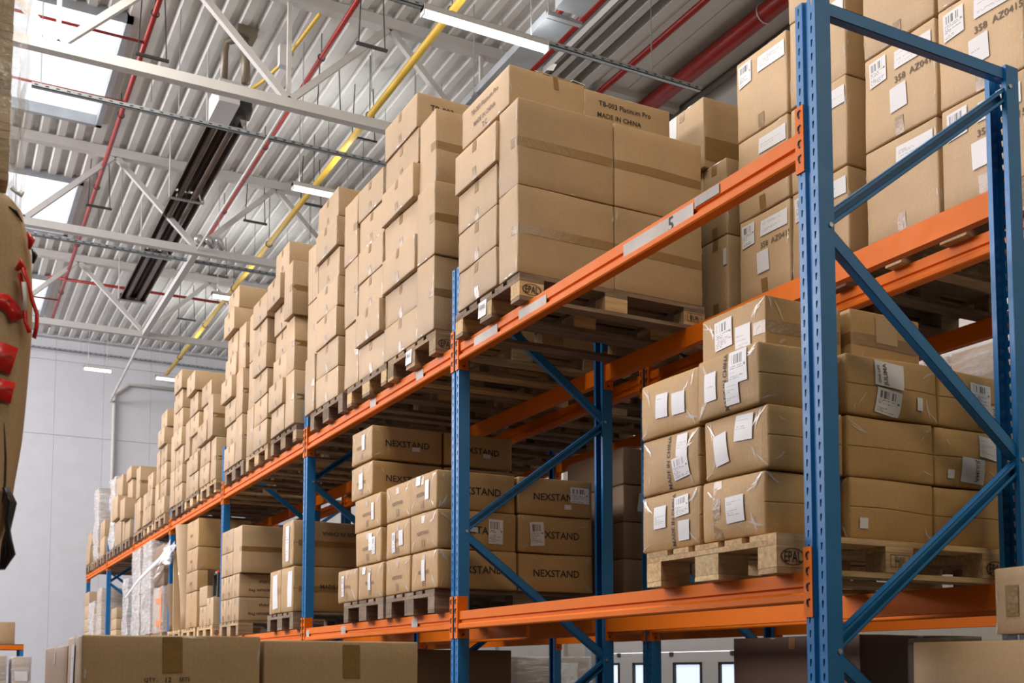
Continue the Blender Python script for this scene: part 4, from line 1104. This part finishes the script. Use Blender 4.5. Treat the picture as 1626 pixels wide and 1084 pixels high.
# leaning cardboard sheets and a rolled tube of card
for k in range(4):
    V, F = [], []; boxg(V, F, (0, 0, 0), (.55, .012, 1.02-.03*k)); o = link('cardboard_sheet', mesh('cardboard_sheet', V, F, KRAFTP), loc=(-.05+.01*k, 11.42+.06*k, DL+.002), rot=(R(-4), 0, 0))
    tag(o, ['first upright cardboard sheet, touching the tall card roll', 'second upright cardboard sheet from the tall card roll', 'third upright cardboard sheet from the tall card roll', 'last and shortest upright cardboard sheet in the row'][k], 'cardboard sheet', 'upright cardboard sheets')
def roll(name, x, y, z, h, r0, r1, mat, label, extras=None):
    V, F = [], []; n = 18
    for i in range(7):
        t = i/6
        for k in range(n):
            a = 2*math.pi*k/n; rr = r0+(r1-r0)*t+.006*math.sin(a*3+i)
            V.append(Vector((math.cos(a)*rr*1.3, math.sin(a)*rr, h*t)))
    for i in range(6):
        for k in range(n): F.append((i*n+k, i*n+(k+1) % n, (i+1)*n+(k+1) % n, (i+1)*n+k))
    F.append(tuple(range(n))[::-1])
    o = link(name, mesh(name, V, F, mat, True), loc=(x, y, z)); tag(o, label, 'card roll'); return o
rl = roll('card_roll', .12, 11.12, DL+.002, 1.30, .10, .17, KRAFTP, 'tall pale roll of card flaring at top with a white label')
V = []; F = []
for i in range(5):
    a = math.pi+(-.5+.25*i)
    for zz in (.68, .90): V.append(Vector((math.cos(a)*.137*1.32, math.sin(a)*.137, zz)))
F = [(2*i, 2*i+2, 2*i+3, 2*i+1) for i in range(4)]; part('paper_label', V, F, PAPER, rl, label='white label')
roll('card_roll', .10, 11.20+.62, DL+.002, .62, .10, .12, KRAFTD, 'shorter grey-brown card roll with a dented mouth')
# loose film ribbon hanging out over the aisle
V, F = [], []
pts = [(-.10, 11.60, 3.13), (-.15, 11.95, 3.02), (-.20, 12.4, 2.93), (-.26, 12.95, 2.81), (-.32, 13.6, 2.62)]
for i, p in enumerate(pts):
    w = .045-.006*i; V += [Vector(p)+Vector((0, 0, w)), Vector(p)-Vector((0, 0, w))]
F = [(2*i, 2*i+2, 2*i+3, 2*i+1) for i in range(len(pts)-1)]
me = mesh('film_ribbon', V, F, PAPER, True); o = link('film_ribbon', me); tag(o, 'loose white film ribbon dangling from the lower shelf into aisle', 'film')
sm = o.modifiers.new('t', 'SOLIDIFY'); sm.thickness = .003
V, F = [], []; _r = random.Random(4)
for k in range(6):
    a = Vector((-.07, 11.3+.05*k, 3.10-.02*k)); d = Vector((-.05-.01*k, .22+.05*k, .10-.05*k)); L = []
    for t in range(6):
        p = a+d*(t/5)+Vector((0, 0, .05*math.sin(t*1.3+k)))+Vector([_r.uniform(-.02, .02) for _ in range(3)]); L.append(p)
    m = len(V)
    for p in L: V += [p+Vector((.02, 0, _r.uniform(.02, .06))), p-Vector((.02, 0, _r.uniform(.02, .05)))]
    for t in range(5): F.append((m+2*t, m+2*t+1, m+2*t+3, m+2*t+2))
tag(link('film_bundle', mesh('film_bundle', V, F, FILMW, True)), 'crumpled clear film bundle above the hanging ribbon', 'film')
# bay 4..6 lower: film-wrapped loads
def wl(y, w, h, label, film, core=None, amp=.02, boxes=(2, 1, 3), seed=1, ex=()):
    pallet(-.06, y, ZL, 'pallet under the '+label, 'pallets on the far lower beams', 'used', simple=True)
    return wrapped(-.05, y+.02, DL+.002, 1.1, w, h, label, film, core, amp=amp, boxes=boxes, seed=seed, extras=ex)
ob = wl(12.15, .74, .62, 'orange-taped wrapped load at the fifth frame', FILMG, KRAFTP, .01, (1, 2, 1), 2,
        [('strip', '-x', .1, .12, .40, .07, 0, ORTAPE, 'orange_tape'), ('strip', '-x', .1, -.18, .40, .07, 0, ORTAPE, 'orange_tape'), ('strip', '-x', .28, 0, .12, .58, 0, ORTAPE, 'orange_tape')])
wrapped(-.05, 12.17, DL+.64, 1.1, .74, .55, 'brown wrapped load stacked above the orange-taped one', FILM, KRAFTD, boxes=(1, 1, 2), seed=3)
wl(13.12, .70, 1.32, 'tall white film column nearer the orange tape', FILMW, None, .02, (1, 1, 4), 4)
wl(14.05, .70, 1.30, 'tall white film column farther from the orange tape', FILMW, None, .02, (1, 1, 5), 5)
wl(15.2, .45, .95, 'shorter white film column with dark gaps', FILMW, KRAFTD, .03, (1, 1, 6), 6)
wl(16.4, .6, .55, 'small stack of pale cartons before seventh frame', FILM, KRAFTP, .01, (1, 1, 3), 7)
wl(18.3, .6, 1.0, 'pale wrapped load just past the seventh frame', FILMG, KRAFTP, .03, (1, 1, 4), 8)
wl(19.3, .7, .8, 'white wrapped load near the last frame', FILMW, KRAFTP, .04, (1, 1, 3), 9)
wl(20.15, .7, 1.05, 'transparent wrapped load against the last frame', FILM, KRAFTP, .04, (1, 1, 4), 10)

# ------------------------------------------------------------------ rear rack
XB = 1.31
for k in range(3):
    for j in range(3):
        yy = 3*k+(.14, 1.20, 2.10)[j]
        pallet(XB, yy, ZU, 'weathered pallet, %s one in the %s upper bay of rear rack' % (pal_names[j], BAY[k]), 'pallets on the rear rack upper beams', 'old_shaded' if (k+j) % 2 else 'used')
GR = 'tall labelled cartons on the rear rack'
def lab_r(i, extra=0):
    base = [('label', '-x', -.0+.09, .14, .22, .09, 0, LAB_T), ('strip', '-x', 0, -.19, .05, .09, 0, TAPE)]
    if extra & 1: base += [('label', '-x', -.13, .14, .11, .13, .05, LAB_B)]
    if extra & 2: base += [('label', '-x', .0, -.05, .10, .12, .03, LAB_P), ('text', '-x', .10, .045, '358  AZ0415', .24, .02, INKF)]
    return base
rws = {'A': (1.60, .435, 'far aisle-side stack behind the first frame'), 'B': (1.165, .43, 'stack just left of the first frame'), 'C': (.605, .455, 'stack seen just right of the first frame'), 'D': (.145, .455, 'stack at the near end of the rear rack')}
for key, (y, w, nm_) in rws.items():
    n = {'A': 3, 'B': 4, 'C': 4, 'D': 4}[key]
    for i in range(n):
        e = {'A': [3, 0, 1, 0], 'B': [1, 0, 0, 0], 'C': [0, 3, 0, 0], 'D': [3, 3, 0, 0]}[key][i]
        carton(XB+.005, y+.004, DU+.001+i*.474, .58, w-.012, .470, '%s tall labelled carton, %s' % (['bottom', 'second-lowest', 'third', 'topmost'][i] if i < n-1 else 'topmost', nm_), GR, 'z', KRAFTP if key in 'CD' else KRAFTP, 0, extras=lab_r(i, e), bulge=.008, amp=.007, r=.01, rz=random.Random(i+ord(key)).uniform(-.01, .01), tape=False)
carton(XB+.6, .15, DU+.001, .58, .95, .90, 'hidden rear carton behind the near rear-rack stacks', GR, 'z', KRAFTP, 1)
carton(XB+.6, 1.2, DU+.001, .58, .84, .90, 'hidden rear carton behind the far rear-rack stacks', GR, 'z', KRAFTP, 1)
carton(XB+.01, 2.14, DU+.001, .42, .22, .46, 'bottom narrow carton on rear rack beside the white-labelled stack', None, 'z', KRAFT, 0, extras=[('label', '-x', .09, .1, .03, .1, 0, PAPER)])
carton(XB+.01, 2.14, DU+.463, .42, .22, .46, 'second narrow carton on rear rack with a torn label', None, 'z', KRAFT, 0, extras=[('label', '-y', .12, .2, .08, .06, .4, LAB_P)])
carton(XB+.01, 2.36, DU+.001, .55, .55, .46, 'bottom carton behind the narrow ones on rear rack', None, 'z', KRAFT, 1)
carton(XB+.01, 2.36, DU+.463, .55, .55, .46, 'second carton behind the narrow ones on rear rack', None, 'z', KRAFT, 1)
carton(XB-.02, 2.31, DU+.926, .42, .42, .44, 'top carton with white film edge, above the narrow cartons', None, 'z', KRAFT, 0, extras=[('strip', '-x', -.10, 0, .09, .43, 0, PAPER, 'white_film_patch'), ('strip', '-y', 0, -.10, .40, .14, 0, TAPE, 'tape_strip')])
for k in range(1, 3):  # unseen cartons added to block roof light between the pallet boards
    for j in range(3):
        carton(XB+.02, 3*k+(.14, 1.20, 2.10)[j]+.01, DU+.001, 1.1, .76, .62, 'unseen filler carton, %s one in the %s upper bay of rear rack' % (pal_names[j], BAY[k]), 'unseen filler cartons on the rear rack', 'z', KRAFT, 1)
# lower level of rear rack
GB = 'pallets on the rear rack lower beams'
pallet(XB, 3.25, ZL, 'dark pallet of the wrapped load behind the second frame', GB, 'old_shaded')
wrapped(XB+.02, 3.27, DL+.002, 1.1, .75, 1.0, 'dark film-wrapped load behind the second frame', FILM, KRAFTD, boxes=(2, 1, 4), seed=2, extras=[('label', '-y', -.38, .13, .13, .12, 0, PAPER)])
pallet(XB, 4.3, ZL, 'dark pallet behind the NEXSTAND stack', GB, 'old_shaded')
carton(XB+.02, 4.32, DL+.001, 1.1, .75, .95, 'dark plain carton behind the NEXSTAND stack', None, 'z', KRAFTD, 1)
pallet(XB, .12, ZL, 'dark pallet behind the pale EPAL pallet', GB, 'old_shaded')
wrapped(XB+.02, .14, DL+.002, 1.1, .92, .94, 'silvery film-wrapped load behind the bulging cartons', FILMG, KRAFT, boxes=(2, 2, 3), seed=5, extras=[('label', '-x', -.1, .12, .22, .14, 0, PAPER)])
pallet(XB, 6.3, ZL, 'dark pallet in the rear rack third bay', GB, 'old_shaded')
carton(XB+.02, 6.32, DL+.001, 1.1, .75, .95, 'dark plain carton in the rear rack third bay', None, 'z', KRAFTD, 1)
pallet(XB, 8.0, ZL, 'dark pallet in rear rack behind the Platinum Pro cartons', GB, 'old_shaded')
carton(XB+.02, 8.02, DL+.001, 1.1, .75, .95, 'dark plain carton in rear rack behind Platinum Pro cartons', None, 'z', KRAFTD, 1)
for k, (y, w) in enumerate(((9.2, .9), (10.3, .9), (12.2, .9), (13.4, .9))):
    pallet(XB, y, ZL, 'dark pallet at the far part of the rear rack, spot %s' % ['one', 'two', 'three', 'four'][k], GB, 'old_shaded', simple=True)
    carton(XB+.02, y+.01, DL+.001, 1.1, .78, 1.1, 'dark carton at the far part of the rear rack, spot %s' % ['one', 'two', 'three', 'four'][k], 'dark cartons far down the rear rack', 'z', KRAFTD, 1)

# ------------------------------------------------------------------ loads on the floor
def floor_stack(x, y, dx, dy, tops, label, mat, cat='box', group=None, ex=None):
    z = .146
    for i, h in enumerate(tops):
        carton(x, y, z, dx, dy, h-.004, '%s %s' % (['bottom', 'second-lowest', 'third', 'fourth', 'topmost'][i] if i < len(tops)-1 else 'topmost', label), group, 'z', mat, 0 if i == len(tops)-1 else 1, extras=(ex if (ex and i == len(tops)-1) else ()), tape=i == len(tops)-1, n=6)
        z += h
pallet(-2.28, 1.0, 0, 'wooden pallet on the floor under the aisle cartons', 'pallets on the floor', 'used')
FGX = 'cartons on the aisle floor pallet'
floor_stack(-2.27, 1.0, .585, .44, [.39, .39, .39, .404], 'aisle floor carton printed QTY, camera side', KRAFT, 'box', FGX,
   [('text', '-y', -.075, .052, 'QTY.:', .045, 0, INK), ('text', '-y', -.018, .052, '12', .018, 0, INK), ('text', '-y', .035, .052, 'SETS', .035, 0, INK),
    ('strip', '-y', -.005, .135, .065, .12, 0, TAPE), ('label', '-x', .0, .06, .10, .22, 0, LAB_T)])
floor_stack(-1.675, 1.0, .585, .44, [.39, .39, .39, .392], 'plain aisle floor carton at the inner camera side', KRAFT, 'box', FGX, [('strip', '-y', .03, .12, .065, .12, 0, TAPE)])
floor_stack(-2.27, 1.45, .585, .9, [.39, .39, .39, .380], 'aisle floor carton behind the QTY carton', KRAFTD, 'box', FGX)
floor_stack(-1.675, 1.45, .585, .9, [.39, .39, .39, .34], 'aisle floor carton behind the plain one', KRAFTD, 'box', FGX)
# load at the rack end, right of the first frame
pallet(.33, -1.35, 0, 'wooden pallet on the floor at the rack end', 'pallets on the floor', 'used')
wrapped(.32, -1.28, .146, .80, 1.22, 1.552, 'film-wrapped brown load standing at the near rack end', FILMS, KRAFTF, boxes=(1, 1, 4), seed=3, amp=.01)
carton(.34, -1.20, 1.715, .70, .80, .215, 'plain carton on top of film-wrapped load at rack end', None, 'z', KRAFT, 0, rz=R(-3), extras=[('strip', '-x', -.33, .0, .05, .10, 0, TAPE)])
# ground level of the racks
floor_stack(1.45, 1.3, .9, 1.0, [.41, .41, .41, .41], 'shaded floor carton inside the rear rack', KRAFT_SHADE, 'box', 'shaded cartons inside the rear rack')
pallet(1.40, 1.4, 0, 'pallet on the floor inside the rear rack', 'pallets on the floor', 'old_shaded')
pallet(0.0, 3.3, 0, 'pallet on the floor under the NEXSTAND shelf', 'pallets on the floor', 'old_shaded')
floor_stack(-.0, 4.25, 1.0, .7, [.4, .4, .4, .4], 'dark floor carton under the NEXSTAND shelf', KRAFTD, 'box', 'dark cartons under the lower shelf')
pallet(-.05, 4.2, 0, 'second pallet on the floor under the NEXSTAND shelf', 'pallets on the floor', 'old_shaded')
pallet(3.9, 9.7, 0, 'pallet on the floor behind the racks by the dock door', 'pallets on the floor', 'used')
wrapped(3.95, 9.75, .146, 1.1, 1.1, 1.62, 'shiny film-wrapped load on floor beyond the racks', FILMG, KRAFTD, boxes=(2, 2, 4), seed=6, amp=.03, extras=[('label', '-y', .2, .55, .3, .35, 0, LAB_P)])
# far end of the aisle
for (x, y, w, h, lab, fm) in ((-2.2, 18.3, .62, 1.85, 'white wrapped load on the floor far down the aisle', FILMG), (-1.49, 18.3, .30, 1.83, 'narrow wrapped load on floor beside the far white one', FILMG)):
    wrapped(x, y, .146, w, .9, h-.15, lab, fm, KRAFTP, boxes=(1, 1, 4), seed=3, extras=[('label', '-y', 0, .5, .2, .18, 0, PAPER)])
pallet(-2.4, 18.3, 0, 'pallet on the floor far down the aisle', 'pallets on the floor', 'used', simple=True)
V, F = [], []; boxg(V, F, (-2.6, 19.28, 1.97), (-1.25, 19.34, 2.05)); 
sr = empty('low_rack', (0, 0, 0)); tag(sr, 'low orange-beamed rack at the far end of the aisle', 'rack'); part('beam', V, F, ORANGE, sr)
V, F = [], []; boxg(V, F, (-2.6, 20.2, 1.97), (-1.25, 20.26, 2.05)); part('beam', V, F, ORANGE, sr)
V, F = [], []; boxg(V, F, (-2.6, 19.28, 2.051), (-1.25, 20.26, 2.07)); part('shelf_panel', V, F, WOOD_O, sr)
for (x, y) in ((-2.6, 19.3), (-1.31, 19.3), (-2.6, 20.18), (-1.31, 20.18)):
    V, F = [], []; boxg(V, F, (x, y, 0), (x+.06, y+.06, 1.97)); part('post', V, F, BLUE, sr)
carton(-1.95, 19.35, 2.072, .55, .5, .40, 'far brown carton on the low rack at the end of aisle', None, 'z', KRAFT, 1)

# ------------------------------------------------------------------ left-hand rack across the aisle
for k, y in enumerate((-2.0, 1.5)): 
    upright(-3.75, y, 'blue rack frame across the aisle, %s the torn red-taped carton' % ['before', 'beyond'][k], 'rack frames across the aisle', k)
beam(-3.75+FD, -1.9, 3.4, 1.80, 'aisle-side beam carrying the torn red-taped carton', 'beams across the aisle', -1)
beam(-3.75, -1.9, 3.4, 1.80, 'wall-side beam under the torn red-taped carton', 'beams across the aisle')
pallet(-3.86, .40, 1.80, 'wooden pallet under the torn red-taped carton', 'pallets across the aisle', 'used')
# torn, bulging carton with red tape and loose ribbons
EDGE = [(1.90, -2.545), (1.95, -2.528), (2.06, -2.515), (2.23, -2.503), (2.40, -2.495), (2.60, -2.485), (2.78, -2.489), (2.90, -2.507), (2.97, -2.545), (3.1, -2.60)]
def edge(z):
    for (a, x), (b, y) in zip(EDGE, EDGE[1:]):
        if z <= b: return x+(y-x)*max(0, (z-a)/(b-a))
    return EDGE[-1][1]
TX, TY, TZ = -3.02, .89, 1.946
class Sack(Shape):
    def at(s, q):
        p = Shape.at(s, q); p.z = max(p.z, 0)
        p.x *= (edge(p.z+TZ)-TX)/.50
        return p
sh = Sack((1.0, .80, 1.01), .05, .012, .014, 3.0, 2)
tc = link('torn_carton', carton_mesh(sh, 14, KRAFT, 0), loc=(TX, TY, TZ)); tag(tc, 'tall bulging torn carton with red tape at the left edge of the aisle', 'box')
def tp(a, b, off=.006):
    # a: distance right of x=-2.593 in steps of 1.6 mm, b: distance below z=3.491 in steps of 1.79 mm
    x = -2.593+b*5.33e-5+a*.00161-TX; z = 3.491-b*.001788-TZ
    p = on_face(sh, '-y', min(.495, x*.5/(edge(z+TZ)-TX)), z-.505, off); p.x = x; p.z = z; return p
def ribbon(name, pts, w, mat, off=.008, flat=True):
    V, F = [], []
    for i, (a, b) in enumerate(pts):
        da = pts[min(i+1, len(pts)-1)][0]-pts[max(i-1, 0)][0]; db = pts[min(i+1, len(pts)-1)][1]-pts[max(i-1, 0)][1]
        L = math.hypot(da, db) or 1; na, nb = -db/L*w/2, da/L*w/2
        V += [tp(a+na, b+nb, off+.003*math.sin(i*2)), tp(a-na, b-nb, off+.006*math.cos(i*3))]
    F = [(2*i, 2*i+1, 2*i+3, 2*i+2) for i in range(len(pts)-1)]
    o = part(name, V, F, mat, tc, True); sm = o.modifiers.new('t', 'SOLIDIFY'); sm.thickness = .0015; return o
ribbon('red_tape', [(-40, 484), (-10, 483), (8, 487), (20, 496), (28, 512)], 26, REDTAPE)
ribbon('red_tape', [(-40, 570), (0, 573), (22, 580)], 46, REDTAPE)
ribbon('red_tape', [(-40, 622), (0, 625), (20, 630)], 34, REDTAPE)
for i, (b, t) in enumerate(((484, 'CAUTION'), (573, 'WARNING'), (625, 'CAUTION'))):
    P, Ft, asp = text_geo(t); part('tape_lettering', [tp(2+x*34, b-y*34*.9, .0125) for x, y in P], Ft, INK, tc)
ribbon('loose_red_ribbon', [(30, 440), (36, 465), (38, 490), (40, 515), (46, 532)], 7, REDTAPE, .025)
ribbon('loose_red_ribbon', [(34, 432), (45, 455), (50, 480), (58, 500), (57, 522), (53, 540)], 7, REDTAPE, .035)
ribbon('loose_white_ribbon', [(36, 455), (38, 480), (37, 500)], 7, PAPER, .04)
V, F = [], []; tubeg(V, F, [tp(26, 432, .01), tp(32, 425, .03), tp(38, 430, .02)], [.006, .016, .008], 8); part('tape_knot', V, F, REDTAPE, tc, True)
V, F = [], []; tubeg(V, F, [tp(45, 368, .01), tp(50, 380, .02), tp(47, 394, .01)], [.004, .010, .004], 8); part('tape_knot', V, F, REDTAPE, tc, True)
V, F = [], []; tubeg(V, F, [tp(52, 392, .005), tp(56, 402, .01), tp(53, 415, .005)], [.003, .008, .003], 8); part('dark_tatter', V, F, BLACKB, tc, True)
V, F = [], []; tubeg(V, F, [tp(4, 648, -.004), tp(7, 690, -.002), tp(9, 730, -.002), (tp(8, 770, -.002)), tp(3, 800, -.004)], [.001, .002, .003, .003, .001], 7); part('torn_gash', V, F, DARKG, tc, True)
V, F = [], []; tubeg(V, F, [tp(14, 330, -.002), tp(26, 336, .0), tp(36, 350, -.002)], [.002, .004, .002], 6); part('torn_gash', V, F, DARKG, tc, True)
ribbon('white_tatter', [(18, 298), (26, 304), (33, 308), (36, 300)], 8, PAPER, .012)
V, F = [], []
for k in range(3):
    q = [tp(6+k*3, 778, .0), tp(14+k*4, 800, .012), tp(10+k*3, 830, .015), tp(14-3*k, 860, .012), tp(18-k*6, 880, .012), tp(6-k*3, 905, .01)]
    for v in q: v.z = min(v.z, 2.0); v.y = -.42+.01*k
    tubeg(V, F, q, [.006, .008, .006, .008, .010, .002], 8)
part('black_bag', V, F, BLACKB, tc, True)
# stacked empty pallets wrapped in film above it
for k in range(4):
    pallet(-3.755, .52, 2.985+k*.146, '%s wooden pallet of the wrapped stack on the torn carton' % ['bottom', 'second-lowest', 'third-lowest', 'topmost'][k], 'stacked pallets across the aisle', 'new')
sh2 = Film((1.26, .86, .62), .02, .01, .035, 7.0, 3)
o = link('stretch_film', carton_mesh(sh2, 12, FILMC, 0), loc=(-3.15, .93, 2.975)); tag(o, 'crinkled clear film hanging around the stacked pallets', 'film')
print('OBJECTS', len(bpy.data.objects), 'CARTONS', BOXN[0])
